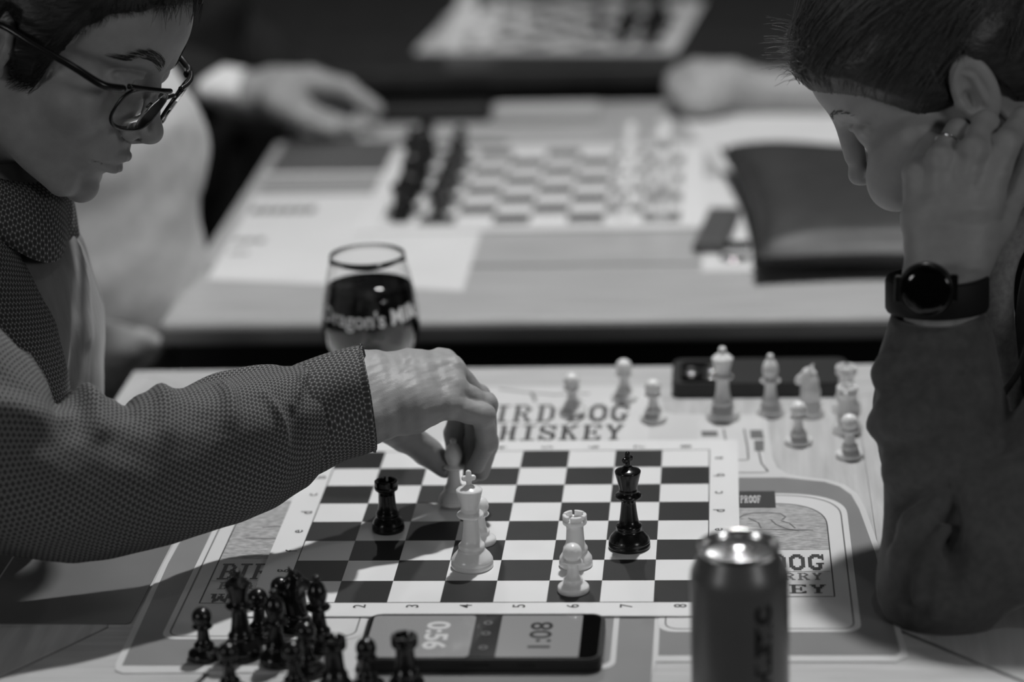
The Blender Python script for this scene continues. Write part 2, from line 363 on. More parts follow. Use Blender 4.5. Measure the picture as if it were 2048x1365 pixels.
# ================================================================= printed bottle mat
M_mat = mat('laminate_clear', 0.62, 0.28, 0.5)
M_glassprint = mat('print_grey', 0.27, 0.30, 0.5, noise=0.06, nscale=12)
M_glassprint2 = mat('print_midgrey', 0.23, 0.30, 0.5, noise=0.06, nscale=12)
M_label = mat('print_white', 0.66, 0.32, 0.5, noise=0.03, nscale=15)
M_ink = mat('print_ink', 0.05, 0.4, 0.4)
M_inkg = mat('print_ink_grey', 0.16, 0.4, 0.4)
M_pic = mat('print_picture', 0.38, 0.35, 0.4, noise=0.35, nscale=160, stretch=(1, 2.5, 1))
BIT = {
 'B': "1111110.|.11..11.|.11...11|.11...11|.11..11.|.11111..|.11..11.|.11...11|.11...11|.11..11.|1111110.",
 'I': "111111|..11..|..11..|..11..|..11..|..11..|..11..|..11..|..11..|..11..|111111",
 'R': "1111110..|.11..11..|.11...11.|.11...11.|.11..11..|.11111...|.11.11...|.11..11..|.11..11..|.11...11.|1111..111",
 'D': "1111110.|.11..11.|.11...11|.11...11|.11...11|.11...11|.11...11|.11...11|.11...11|.11..11.|1111110.",
 'O': "..1111..|.111111.|111..111|11....11|11....11|11....11|11....11|11....11|111..111|.111111.|..1111..",
 'G': "..1111.1|.1111111|111..111|11.....1|11......|11......|11..1111|11...11.|111..11.|.111111.|..1111..",
 'W': "111.111.111|.11..1..11.|.11..1..11.|.11.111.11.|.11.111.11.|.11.111.11.|..1111111..|..111.111..|..111.111..|..11...11..|..1.....1..",
 'H': "111..111|.11..11.|.11..11.|.11..11.|.11..11.|.111111.|.11..11.|.11..11.|.11..11.|.11..11.|111..111",
 'S': ".1111.1|11..111|11...11|11....1|1111...|.11111.|...1111|1....11|11...11|111..11|1.1111.",
 'K': "1111.111|.11..11.|.11.11..|.1111...|.111....|.1111...|.11.11..|.11.11..|.11..11.|.11..11.|1111.111",
 'E': "11111111|.11...11|.11....1|.11..1..|.11..1..|.11111..|.11..1..|.11..1..|.11....1|.11...11|11111111",
 'Y': "111..111|.11..11.|.11..11.|..1111..|..1111..|...11...|...11...|...11...|...11...|...11...|..1111..",
 'V': "111..111|.11..11.|.11..11.|.11..11.|.11..11.|.11..11.|..1111..|..1111..|..1111..|...11...|...11...",
 'L': "1111....|.11.....|.11.....|.11.....|.11.....|.11.....|.11.....|.11.....|.11....1|.11...11|11111111",
 'A': "...11...|...11...|..1111..|..1111..|..1..1..|.11..11.|.11..11.|.111111.|.11..11.|.11..11.|111..111",
 'C': "..1111.1|.1111111|111..111|11.....1|11......|11......|11......|11.....1|111...11|.111111.|..1111..",
 'F': "11111111|.11...11|.11....1|.11..1..|.11..1..|.11111..|.11..1..|.11..1..|.11.....|.11.....|1111....",
 'P': "1111110.|.11..11.|.11...11|.11...11|.11..11.|.11111..|.11.....|.11.....|.11.....|.11.....|1111....",
}
def slab(name, s, x0, x1, y0, y1, z, m, parent, gap=1.6):
    cols = 0; items = []
    for ch in s:
        if ch == ' ': cols += 4; continue
        rows = BIT[ch].split('|'); items.append((cols, rows)); cols += max(map(len, rows)) + gap
    cols -= gap; px, py = (x1 - x0) / cols, (y1 - y0) / 11; v = []; f = []
    for c0, rows in items:
        for r, row in enumerate(rows):
            i = 0
            while i < len(row):
                if row[i] == '1':
                    j = i
                    while j < len(row) and row[j] == '1': j += 1
                    a, b = x0 + (c0 + i) * px, x0 + (c0 + j) * px; t, u = y1 - r * py, y1 - (r + 1) * py
                    k = len(v); v += [(a, u, z), (b, u, z), (b, t, z), (a, t, z)]; f.append((k, k + 1, k + 2, k + 3)); i = j
                else: i += 1
    return link(name, pyd(name, v, f), m, parent)
def arch(x0, x1, y0, y1, rb, n=20, ay=0.045):                  # panel with rounded foot and arched head
    cx, hw = (x0 + x1) / 2, (x1 - x0) / 2; out = []
    for i in range(n + 1):
        t = PI * i / n; c, s = math.cos(t), math.sin(t)
        out.append((cx + hw * np.sign(c) * abs(c) ** 0.62, y1 - ay + ay * abs(s) ** 0.9))
    for cxx, a in ((x0 + rb, 180), (x1 - rb, 270)):
        for i in range(5): q = math.radians(a + 90 * i / 4); out.append((cxx + rb * math.cos(q), y0 + rb + rb * math.sin(q)))
    return out
def strip(name, pts, wd, z, m, parent):                        # a flat printed stroke
    P = np.array(pts, float); t = np.gradient(P, axis=0); t /= np.linalg.norm(t, axis=1)[:, None] + 1e-12; n = np.c_[-t[:, 1], t[:, 0]] * wd / 2
    L = P + n; R_ = P - n; k = len(P)
    return link(name, pyd(name, [(*q, z) for q in L] + [(*q, z) for q in R_], [(i, i + 1, k + i + 1, k + i) for i in range(k - 1)]), m, parent)
def bottle_mat():
    t = empty('bar_mat', (0, 0, TZ)); z0 = TZ
    def add(o): o.parent = t; o.location = (o.location[0], o.location[1], o.location[2] - z0); return o
    outline = [(-0.256, -0.278), (-0.10, -0.276), (-0.094, -0.318), (0.118, -0.318), (0.124, -0.259), (0.293, -0.259), (0.302, -0.251), (0.2995, -0.20), (0.2935, -0.06), (0.2865, 0.03), (0.2815, 0.062), (0.272, 0.082), (0.258, 0.094), (0.238, 0.1005), (0.225, 0.108), (0.2175, 0.122), (0.214, 0.145), (0.2125, 0.185), (0.211, 0.245), (0.203, 0.254),
               (0.128, 0.257), (0.118, 0.266), (0.114, 0.325), (0.104, 0.336), (-0.066, 0.338), (-0.078, 0.328), (-0.082, 0.268), (-0.092, 0.258), (-0.170, 0.255), (-0.178, 0.245), (-0.182, 0.150), (-0.190, 0.122), (-0.205, 0.108), (-0.235, 0.100), (-0.252, 0.088), (-0.2615, 0.066), (-0.2655, 0.03), (-0.2672, -0.08), (-0.2645, -0.262), (-0.2625, -0.273)]
    add(prism('sheet', outline, z0, z0 + 0.0010, M_mat, None))
    z = z0 + 0.0011
    gl = [(-0.259, -0.266), (-0.104, -0.266), (-0.104, 0.235), (-0.170, 0.235), (-0.176, 0.150), (-0.186, 0.117), (-0.203, 0.102), (-0.234, 0.094), (-0.249, 0.083), (-0.2575, 0.063), (-0.2615, 0.03), (-0.2632, -0.08)]
    gr = [(0.1255, -0.249), (0.2935, -0.249), (0.297, -0.243), (0.295, -0.20), (0.289, -0.06), (0.2815, 0.028), (0.2765, 0.059), (0.268, 0.077), (0.256, 0.088), (0.235, 0.0945), (0.222, 0.0985), (0.1255, 0.0985)]
    add(prism('bottle_print', gl, z, z + 0.0001, M_glassprint2)); add(prism('bottle_print', gr, z, z + 0.0001, M_glassprint2))
    add(prism('bottle_print', [(-0.088, -0.315), (0.1215, -0.315), (0.1215, 0.10), (-0.088, 0.10)], z, z + 0.0001, M_glassprint2))
    add(prism('bottle_print', rrect(-0.078, -0.272, 0.0955, 0.13, 0.012), z + 0.0001, z + 0.0002, M_mat))
    add(prism('bottle_print', rrect(-0.075, -0.266, 0.0915, 0.13, 0.010), z + 0.0002, z + 0.0003, M_glassprint2))
    for x0, x1, y0, y1 in ((-0.2405, -0.092, -0.222, 0.072), (0.1245, 0.2715, -0.210, 0.0625)):
        zz = z + 0.0002
        P = arch(x0, x1, y0, y1, 0.012); add(prism('label_print', P, zz, zz + 0.0001, M_label))
        cx = (x0 + x1) / 2; oy = y0 + 0.210
        I = arch(x0 + 0.0045, x1 - 0.0045, y0 + 0.0045, y1 - 0.004, 0.010)
        add(ring_poly('label_border', I, 0.0012, zz, zz + 0.00025, M_inkg, None))
        fx0, fx1 = x0 + 0.0165, x1 - 0.0165; fy0 = -0.148 if x0 > 0 else -0.158
        Fp = arch(fx0, fx1, fy0, y1 - 0.022, 0.0006, ay=0.048)
        add(ring_poly('label_border', Fp, 0.0010, zz, zz + 0.00025, M_ink, None))
        py0 = -0.058 if x0 > 0 else -0.072
        Pp = arch(fx0 + 0.001, fx1 - 0.001, py0, y1 - 0.0235, 0.0006, ay=0.046)
        add(prism('picture_print', Pp, zz + 0.0001, zz + 0.0002, M_pic))
        zs = zz + 0.00035
        # pointing bird dog sketch: back, chest, head with hanging ear, leg
        for st in ([(-0.010, 0.010), (-0.002, 0.015), (0.010, 0.016), (0.020, 0.013), (0.024, 0.006), (0.021, 0.000)],
                   [(-0.034, 0.002), (-0.024, 0.005), (-0.014, 0.003), (-0.010, 0.010)], [(0.012, 0.000), (0.016, -0.010), (0.024, -0.019), (0.034, -0.024)],
                   [(0.020, -0.002), (0.027, -0.008), (0.031, -0.018)], [(-0.006, 0.004), (0.002, -0.006), (0.004, -0.018)], [(-0.044, -0.020), (-0.02, -0.0215), (0.02, -0.0205), (0.045, -0.022)]):
            add(strip('sketch_line', [(cx + a, py0 + 0.062 + b) for a, b in st], 0.0014, zs, M_inkg, None))
        tx0, tx1 = cx - 0.0525, cx + 0.0510; ty = -0.067 if x0 > 0 else -0.082
        add(slab('lettering', 'BIRD DOG', tx0, tx1, ty - 0.031, ty, zs, M_ink, None))
        add(slab('lettering', 'BLACKBERRY', tx0 + 0.004, tx1 - 0.002, ty - 0.0495, ty - 0.036, zs, M_inkg, None))
        add(strip('label_border', [(fx0 + 0.002, ty - 0.0335), (fx1 - 0.002, ty - 0.0335)], 0.0006, zs, M_inkg, None))
        add(slab('lettering', 'FLAVORED', cx - 0.02, cx + 0.02, ty - 0.0565, ty - 0.0525, zs, M_inkg, None))
        add(slab('lettering', 'WHISKEY', tx0 + 0.001, tx1, ty - 0.0745, ty - 0.0585, zs, M_ink, None))
        bx0, bx1, by0, by1 = cx - 0.018, cx + 0.0165, (0.030, 0.066)[0], 0.066
        if x0 < 0: by0, by1 = 0.042, 0.080
        add(prism('proof_box', [(bx0, by0), (bx1, by0), (bx1, by1), (bx0, by1)], zz + 0.0004, zz + 0.0005, M_ink if x0 > 0 else M_inkg))
        add(slab('lettering', 'PROOF', bx0 + 0.006, bx1 - 0.012, by0 + 0.010, by1 - 0.010, zz + 0.0006, M_label, None))
    # the middle label with the large brand lettering
    zz = z + 0.0004
    add(prism('label_print', rrect(-0.074, 0.10, 0.107, 0.330, 0.010), zz, zz + 0.0001, M_label))
    add(slab('lettering', 'BIRD DOG', -0.052, 0.0880, 0.2365, 0.2825, zz + 0.0002, M_ink, None))
    add(slab('lettering', 'WHISKEY', -0.052, 0.0850, 0.190, 0.2290, zz + 0.0002, M_ink, None))
    for st in ([(-0.035, 0.327), (-0.012, 0.318), (0.018, 0.310), (0.05, 0.312)], [(-0.004, 0.316), (0.0, 0.300), (0.001, 0.292)], [(0.034, 0.311), (0.038, 0.298), (0.044, 0.291)]):
        add(strip('sketch_line', st, 0.0030, zz + 0.0002, M_inkg, None))
    # neck of the right-hand bottle
    add(prism('neck_print', [(0.150, 0.110), (0.2075, 0.110), (0.2045, 0.240), (0.150, 0.240)], zz, zz + 0.0001, M_label))
    for q in ([(0.1535, 0.197), (0.1675, 0.197), (0.1670, 0.2105), (0.1530, 0.2105)], [(0.196, 0.191), (0.2075, 0.191), (0.2065, 0.212), (0.1955, 0.212)], [(0.199, 0.160), (0.207, 0.160), (0.2075, 0.186), (0.1990, 0.186)]):
        add(prism('neck_print', q, zz + 0.0002, zz + 0.0003, M_inkg))
    for st in ([(0.1725, 0.215), (0.1745, 0.185), (0.1750, 0.150)], [(0.1905, 0.215), (0.1930, 0.17), (0.1935, 0.140)], [(0.2025, 0.16), (0.2045, 0.13), (0.2095, 0.112)], [(0.168, 0.1385), (0.193, 0.1385)]):
        add(strip('sketch_line', st, 0.0016, zz + 0.0003, M_inkg, None))
    # centre foot lettering peeping out between board and phone
    add(slab('lettering', 'WHISKEY', -0.028, 0.060, -0.208, -0.186, z + 0.0004, M_ink, None))
    add(prism('label_print', [(-0.07, -0.212), (0.08, -0.212), (0.08, -0.10), (-0.07, -0.10)], z + 0.0003, z + 0.00035, M_label))
    tag(t, 'laminated mat printed with whiskey bottles lying under the near chessboard', 'mat'); return t
bottle_mat()
M_sheet = mat('grey_laminate', 0.15, 0.33, 0.5, noise=0.12, nscale=8)
tag(prism('menu_sheet', rrect(-0.3905, -0.193, -0.2690, 0.085, 0.004), TZ, TZ + 0.0009, M_sheet), 'scratched dark grey laminated sheet between the table edge and the bottle mat', 'menu')

# ================================================================= chess mats
M_vinyl = mat('vinyl_white', 0.74, 0.38, 0.4)
M_vdark = mat('vinyl_black', 0.025, 0.40, 0.4, noise=0.08, nscale=60)
sq_mesh = {}
def chess_mat(cx, cy, S, B, zb, zt, label, letters=True, rz=0.0, dark=None):
    t = empty('chess_mat', (cx, cy, zb), rz)
    h = zt - zb
    o = prism('vinyl_sheet', rrect(-4 * S - B, -4 * S - B, 4 * S + B, 4 * S + B, 0.004), 0, h, M_vinyl, t)
    key = (S, dark)
    if key not in sq_mesh: sq_mesh[key] = pyd('square', [(-S / 2, -S / 2, 0), (S / 2, -S / 2, 0), (S / 2, S / 2, 0), (-S / 2, S / 2, 0), (-S / 2, -S / 2, -0.0001), (S / 2, -S / 2, -0.0001), (S / 2, S / 2, -0.0001), (-S / 2, S / 2, -0.0001)], [(0, 1, 2, 3), (0, 4, 5, 1), (1, 5, 6, 2), (2, 6, 7, 3), (3, 7, 4, 0)])
    for i in range(8):
        for j in range(8):
            if (i + j) % 2 == 0:
                s = link('square', sq_mesh[key], dark or M_vdark, t); s.location = ((i - 3.5) * S, (3.5 - j) * S, h + 0.00015)
    e = 4 * S + 0.0004
    for a in range(4):
        q = math.radians(90 * a); b = box('border_line', (0, 0, 0), (2 * e, 0.0008, 0.0001), dark or M_vdark, t); b.location = (-e * math.sin(q), e * math.cos(q), h + 0.0001); b.rotation_euler = (0, 0, q)
    if letters:
        M_num = mat('vinyl_ink', 0.05, 0.4)
        for i in range(8):
            p = (i - 3.5) * S
            for yy in (-4 * S - 0.0075, 4 * S + 0.0085): text('rank_number', str(i + 1), (p, yy, h + 0.0002), 0.0135, M_num, t, PI / 2, bold=0.0001)
            for xx in (-4 * S - 0.0085, 4 * S + 0.0085): text('file_letter', 'abcdefgh'[i], (xx, -p, h + 0.0002), 0.0135, M_num, t, PI / 2, bold=0.0001)
    tag(t, label, 'chessboard'); return t
chess_mat(0, 0, 0.04, 0.0248, TZ + 0.0019, 0.0, 'white vinyl chess mat with lettered edges, the game in play with few pieces left')

# ================================================================= chess pieces
M_W = mat('ivory_plastic', 0.78, 0.22, 0.5, sss=0.45)
M_B = mat('black_plastic', 0.008, 0.22, 0.5)
def mmp(l): return [(r / 1000, z / 1000) for r, z in l]
PROF = {
 'pawn': [(0, 0), (11.6, 0), (12.1, 0.8), (12.2, 2.5), (11.9, 3.4), (11.9, 4.2), (11.0, 5.2), (8.6, 6.6), (7.2, 7.6), (7.0, 8.6), (7.4, 9.4), (7.2, 10.6), (6.2, 11.6), (5.0, 12.8), (4.5, 15), (4.1, 19), (4.0, 22), (4.4, 22.8), (7.0, 23.6), (7.5, 24.4), (7.0, 25.2), (5.2, 26), (6.2, 27.2), (7.0, 29), (7.35, 31.3), (7.0, 33.8), (6.0, 36), (4.4, 37.6), (2.4, 38.6), (0, 39)],
 'rook': [(0, 0), (12.6, 0), (13.1, 0.9), (13.1, 3.4), (12.6, 4.2), (12.8, 5), (12.6, 7), (10.8, 9.8), (9.4, 11.4), (8.9, 12.4), (9.5, 13.4), (9.4, 15.2), (8.4, 16.6), (7.4, 19), (6.9, 24), (6.6, 30), (6.7, 33), (8.2, 34.2), (9.2, 35), (9.4, 36.2), (9.4, 38.5), (6.6, 38.5), (6.4, 36.8), (0, 36.8)],
 'king': [(0, 0), (15.8, 0), (16.4, 0.9), (16.4, 3.2), (15.8, 3.9), (16.3, 4.8), (16.1, 6.6), (14.6, 9.4), (11.0, 13.4), (9.6, 15.2), (10.2, 16.2), (10.3, 18.0), (9.4, 19.2), (8.0, 20.2), (7.2, 24), (6.3, 31), (5.7, 37), (5.6, 40), (6.5, 41), (10.0, 42), (10.6, 43.2), (10.0, 44.4), (7.4, 45.6), (7.2, 46.8), (7.5, 47.6), (7.0, 48.4), (7.0, 49.6), (8.6, 56), (10.0, 62), (10.2, 63.4), (9.6, 64.2), (6.5, 65.4), (4.6, 66.2), (3.0, 67.6), (0, 67.9)],
 'queen': [(0, 0), (14.8, 0), (15.4, 0.9), (15.4, 3.2), (14.8, 3.9), (15.2, 4.8), (15.0, 6.2), (13.4, 8.8), (10.0, 12.4), (8.8, 13.8), (9.4, 14.8), (9.3, 16.4), (8.2, 17.6), (7.2, 19.4), (6.2, 26), (5.6, 33), (5.5, 36), (6.4, 37), (9.4, 38), (9.9, 39), (9.4, 40), (6.8, 41.2), (6.4, 43), (7.2, 48), (8.8, 53), (9.6, 55.4), (9.0, 57), (8.0, 57.4), (6.5, 59.2), (4.0, 61.0), (2.6, 61.8), (3.4, 63.2), (3.4, 65), (2.4, 66.6), (0, 67.2)],
 'bishop': [(0, 0), (12.4, 0), (12.9, 0.9), (12.9, 3), (12.4, 3.6), (12.6, 4.4), (12.2, 5.8), (10.4, 8.2), (8.2, 10.8), (7.6, 11.8), (8.2, 12.8), (8.0, 14.2), (6.8, 15.4), (5.8, 17.4), (5.0, 23), (4.7, 29), (5.4, 30), (8.8, 31), (9.2, 32), (8.6, 33), (6.0, 34), (5.4, 35.2), (6.6, 38), (7.4, 41.4), (7.0, 45), (5.4, 49), (3.4, 51.8), (2.4, 52.6), (2.9, 53.8), (3.0, 55.2), (2.2, 56.6), (0, 57.2)],
 'knight': [(0, 0), (12.4, 0), (12.9, 0.9), (12.9, 3), (12.4, 3.6), (12.6, 4.4), (12.2, 5.8), (10.6, 8.2), (9.4, 9.6), (9.8, 10.8), (9.6, 12.2), (8.6, 13.0), (0, 13.2)],
}
PM = {k: lathe_mesh(k + '_turning', mmp(v), 40) for k, v in PROF.items()}
PML = {k: lathe_mesh(k + '_turning_small', mmp(v), 14) for k, v in PROF.items()}
def rook_teeth():
    bm = bmesh.new(); n = 5
    for t in range(n):
        a0 = 2 * PI * t / n + 0.13; a1 = 2 * PI * (t + 1) / n - 0.13; k = 5; R = []
        for i in range(k + 1):
            a = a0 + (a1 - a0) * i / k
            R.append([bm.verts.new((r * math.cos(a), r * math.sin(a), z)) for r, z in ((0.0066, 0.0384), (0.0094, 0.0384), (0.0093, 0.0420), (0.0088, 0.0425), (0.0068, 0.0425), (0.0066, 0.0420))])
        for A, B in zip(R, R[1:]):
            for i in range(6): bm.faces.new((A[i], A[(i + 1) % 6], B[(i + 1) % 6], B[i]))
        bm.faces.new(R[0][::-1]); bm.faces.new(R[-1])
    bmesh.ops.recalc_face_normals(bm, faces=bm.faces); return bmm('battlement', bm)
def king_cross():
    def fn(P):
        q = P * 1000; z = q[:, 2]
        d = np.maximum(np.abs(q[:, 1]) - 1.7, 0)
        def bx(cz, hx, hz): return np.maximum.reduce([np.abs(q[:, 0]) - hx, np.abs(q[:, 1]) - 1.6, np.abs(z - cz) - hz])
        a = cone(q, (0, 0, 67), (0, 0, 71), 2.2, 2.0); b = np.maximum(cone(q, (-3.4, 0, 73.2), (3.4, 0, 73.2), 2.3, 2.3), np.abs(q[:, 1]) - 1.8)
        c = np.maximum(cone(q, (0, 0, 70), (0, 0, 77.6), 2.0, 2.2), np.abs(q[:, 1]) - 1.8)
        return su(su(a, b, 0.6), c, 0.6) / 1000
    return surface('cross', fn, (-0.008, -0.005, 0.063), (0.008, 0.005, 0.082), 0.0005)
def knight_head():
    def fn(P):
        q = P * 1000
        d = chain(q, [(0.5, 0, 12), (-1.5, 0, 22), (-1, 0, 32), (1.5, 0, 39)], [8.6, 7.4, 6.2, 5.4], 3)          # neck
        d = su(d, cone(q, (1, 0, 39), (9.5, 0, 32.5), 5.4, 3.9), 2.5)                                          # head, muzzle forward +x
        d = su(d, cone(q, (8.8, 0, 33.2), (11.6, 0, 30.4), 3.7, 3.0), 1.5)
        d = su(d, cone(q, (3, 0, 14), (4.5, 0, 24), 6.0, 4.4), 4)
        for s in (-1, 1):
            d = su(d, cone(q, (-0.5, s * 2.6, 42), (-1.6, s * 3.0, 47.6), 2.0, 0.8), 1.2)
            d = ss(d, sph(q, (5.2, s * 5.2, 38.6), 1.6), 0.8)
        for i in range(6): d = su(d, sph(q, (-7.2 + 0.25 * i * i * 0.5, 0, 17 + 4.6 * i), 2.4), 1.0)                # mane
        d = ss(d, np.maximum(cone(q, (8, -9, 30.4), (13.5, 9, 29.6), 0.5, 0.5), -sph(q, (11, 0, 30), 99)), 0.3)
        return np.maximum(d, np.abs(q[:, 1]) - 7.8) / 1000
    return surface('horse_head', fn, (-0.014, -0.011, 0.008), (0.017, 0.011, 0.051), 0.0007)
PX = {'rook': rook_teeth(), 'king': king_cross(), 'knight': knight_head()}
PXN = {'rook': 'battlement', 'king': 'cross', 'knight': 'horse_head'}
def piece(kind, color, x, y, label, z=0.0, rz=0.0, group=None, low=False, tilt=None):
    m = M_W if color == 'white' else M_B
    src = (PML if low else PM)[kind]; key = (kind, color, low)
    if key not in PMC: 
        a = src.copy(); a.materials.append(m)
        for p in a.polygons: p.use_smooth = True
        b = None
        if kind in PX:
            b = PX[kind].copy(); b.materials.clear(); b.materials.append(m)
            if kind != 'rook':
                for p in b.polygons: p.use_smooth = True
        PMC[key] = (a, b)
    a, b = PMC[key]
    if b is None: o = bpy.data.objects.new('chess_' + kind, a); COL.objects.link(o)
    else:
        o = bpy.data.objects.new('chess_' + kind, None); COL.objects.link(o); o.empty_display_size = 0.01
        c = bpy.data.objects.new('turned_base', a); COL.objects.link(c); c.parent = o
        c = bpy.data.objects.new(PXN[kind], b); COL.objects.link(c); c.parent = o
    o.location = (x, y, z); o.rotation_euler = (tilt[0], tilt[1], rz) if tilt else (0, 0, rz)
    tag(o, label, 'chess ' + kind, group); return o
PMC = {}
def at(u, v, z=0.0): q = onz(u, v, z); return float(q[0]), float(q[1])
# the game
piece('king', 'white', *at(945, 1133), 'white chess king standing in front of a white pawn on the near board', rz=0.25)
piece('pawn', 'white', *at(962, 1086), 'white pawn directly behind the white king on the near board')
piece('rook', 'black', *at(777, 1060), 'black rook standing alone on the near board in the shadow of the sleeve', rz=0.3)
piece('rook', 'white', *at(1152, 1131), 'white rook behind a white pawn on the near board', rz=0.5)
piece('pawn', 'white', *at(1147, 1183), 'white pawn in front of the white rook on the near board')
piece('king', 'black', *at(1259, 1094), 'black chess king standing on the near board', rz=0.9)
HX, HY = at(908, 1004, 0.004)
piece('bishop', 'white', HX, HY, 'white bishop pinched in the fingers of the person in glasses', z=0.003, tilt=(0.0, 0.03))
# captured white pieces beside the phone
TT = TZ + 0.0016
for k, u, v, lab, r in (('pawn', 1145, 832, 'white pawn standing on the large printed lettering behind the board', 0), ('pawn', 1249, 803, 'white pawn standing farthest from the board among the captured pieces behind it', 0),
    ('pawn', 1307, 845, 'white pawn between the printed lettering and the white queen', 0), ('queen', 1446, 840, 'white queen standing beside the dark phone lying behind the board', 0),
    ('bishop', 1541, 829, 'white bishop between the white queen and the white knight', 0), ('knight', 1620, 831, 'white knight beside the white rooks near the grey sleeve', 2.7),
    ('rook', 1692, 822, 'white rook, the farther of two one behind the other by the grey sleeve', 0.2), ('rook', 1694, 861, 'white rook, the nearer of two one behind the other by the grey sleeve', 0.7),
    ('pawn', 1597, 884, 'white pawn in front of the white knight near the grey sleeve', 0), ('pawn', 1699, 911, 'white pawn in front of the two white rooks by the grey sleeve', 0)):
    piece(k, 'white', *at(u, v, TT if v > 850 else TZ), lab, z=TT if u in (1145, 1249, 1307, 1446) else TZ, rz=r)
# captured black pieces, bunched at the mat corner
for k, u, v, lab, r, zz in (('pawn', 410, 1315, 'black pawn standing apart at the corner of the printed mat', 0, TT), ('queen', 485, 1310, 'black queen in the bunch of captured black pieces', 0, TT),
    ('pawn', 521, 1276, 'black pawn between the black queen and the tall bishop in the bunch', 0, TT), ('pawn', 566, 1252, 'black pawn beside the black knight at the back of the bunch', 0, TT), ('knight', 592, 1256, 'black knight at the back of the bunch of captured pieces, head over the board edge', 0.5, TT),
    ('bishop', 641, 1296, 'black bishop beside the white board edge in the bunch', 0, TT), ('bishop', 556, 1326, 'black bishop in the middle of the bunch of captured pieces', 0, TT), ('pawn', 616, 1345, 'black pawn in front of the black bishop in the bunch', 0, TT),
    ('pawn', 462, 1388, 'black pawn in front of the black queen in the bunch', 0, TT), ('pawn', 590, 1385, 'black pawn between the black rook and the pawn before the queen', 0, TT), ('rook', 672, 1388, 'black rook standing next to the phone corner in the bunch', 0.2, TT)):
    piece(k, 'black', *at(u, v, TT), lab, z=zz, rz=r)
piece('pawn', 'black', -0.0755, -0.305, 'black pawn in front of the lit phone, near its rounded corner', z=TT)
piece('rook', 'black', -0.0480, -0.308, 'black rook in front of the lit phone', z=TT)

# ================================================================= phones
def phone_clock():
    x0, x1, y0, y1 = -0.0880, 0.0865, -0.2790, -0.1985
    t = empty('phone', ((x0 + x1) / 2, (y0 + y1) / 2, TZ + 0.0016)); X, Y = (x1 - x0) / 2, (y1 - y0) / 2
    H = 0.0098
    Mc = mat('phone_case', 0.015, 0.35, 0.4); Ms = mat('phone_glass', 0.004, 0.05, 0.5)
    prism('case', rrect(-X, -Y, X, Y, 0.011, 8), 0, H, Mc, t, 0.0012)
    prism('screen_glass', rrect(-X + 0.003, -Y + 0.003, X - 0.003, Y - 0.003, 0.008, 8), H - 0.001, H + 0.0001, Ms, t)
    def scr(nm, v, e):
        m = mat(nm, v, 0.08, 0.5); b = m.node_tree.nodes['Principled BSDF']; b.inputs['Emission Color'].default_value = g3(1); b.inputs['Emission Strength'].default_value = e; return m
    L = scr('screen_left', 0.02, 0.20); D = scr('screen_band', 0.01, 0.012); N = scr('digits_light', 0.02, 0.46); K = scr('digits_dark', 0.01, 0.03)
    e = 0.0048; zz = H + 0.0003
    prism('screen_panel', rrect(-X + e, -Y + e, -X + 0.0800, Y - e, 0.004), H, zz, L, t); prism('screen_panel', rrect(-X + 0.0990, -Y + e, X - 0.0165, Y - e, 0.001), H, zz, L, t)
    prism('screen_panel', [(-X + 0.0800, -Y + e), (-X + 0.0990, -Y + e), (-X + 0.0990, Y - e), (-X + 0.0800, Y - e)], H, zz - 0.0001, D, t)
    text('digits', '0:56', (-X + 0.0540, 0.001, zz + 0.0002), 0.02, N, t, -PI / 2, bold=0.0005, width=0.047, height=0.0175)
    text('digits', '1:08', (-X + 0.1290, 0.001, zz + 0.0002), 0.02, K, t, PI / 2, bold=0.0003, width=0.044, height=0.0165)
    for i, yy in enumerate((0.022, 0.004, -0.020)): 
        o = link('screen_icon', lathe_mesh('screen_icon', [(0.0018, 0), (0.0034, 0)], 16), scr('icon_grey', 0.02, 0.10), t); o.location = (-X + 0.0895, yy, zz + 0.0002)
    for a, b in ((-0.030, -0.012), (0.008, 0.020)): box('side_button', ((a + b) / 2 + 0.02, -Y - 0.0004, H * 0.5), (b - a, 0.001, 0.0026), Mc, t, 0.0003)
    tag(t, 'phone lying flat with a lit two-sided chess timer on its screen', 'phone')
phone_clock()
def phone_back():
    x0, x1, y0, y1 = 0.1255, 0.2870, 0.3015, 0.3760
    t = empty('phone', ((x0 + x1) / 2, (y0 + y1) / 2, TZ)); X, Y = (x1 - x0) / 2, (y1 - y0) / 2
    Mc = mat('phone_case_grey', 0.028, 0.45, 0.4); Ms = mat('lens_glass', 0.003, 0.04, 0.6); H = 0.0135
    prism('case', rrect(-X, -Y, X, Y, 0.010, 8), 0, H, Mc, t, 0.0018)
    prism('camera_plate', rrect(-X + 0.008, -Y + 0.006, -X + 0.052, Y - 0.014, 0.008, 6), H, H + 0.0015, mat('camera_plate', 0.008, 0.12, 0.5), t)
    for a, b in ((0.018, 0.030), (0.037, 0.036), (0.037, 0.016)):
        o = link('lens', lathe_mesh('lens', [(0, 0.0026), (0.0035, 0.0024), (0.0058, 0.0018), (0.0066, 0.0020), (0.0070, 0.0016), (0.0070, 0)], 24), Ms, t, True); o.location = (-X + a, -Y + b, H + 0.0012)
        o = link('lens_ring', lathe_mesh('lens_ring', [(0.0066, 0.0008), (0.0074, 0.0024), (0.0080, 0.0010), (0.0080, 0)], 24), mat('lens_steel', 0.5, 0.25, 0.5, metal=1.0), t, True); o.location = (-X + a, -Y + b, H + 0.0010)
    tag(t, 'dark phone lying face down behind the white queen', 'phone')
phone_back()

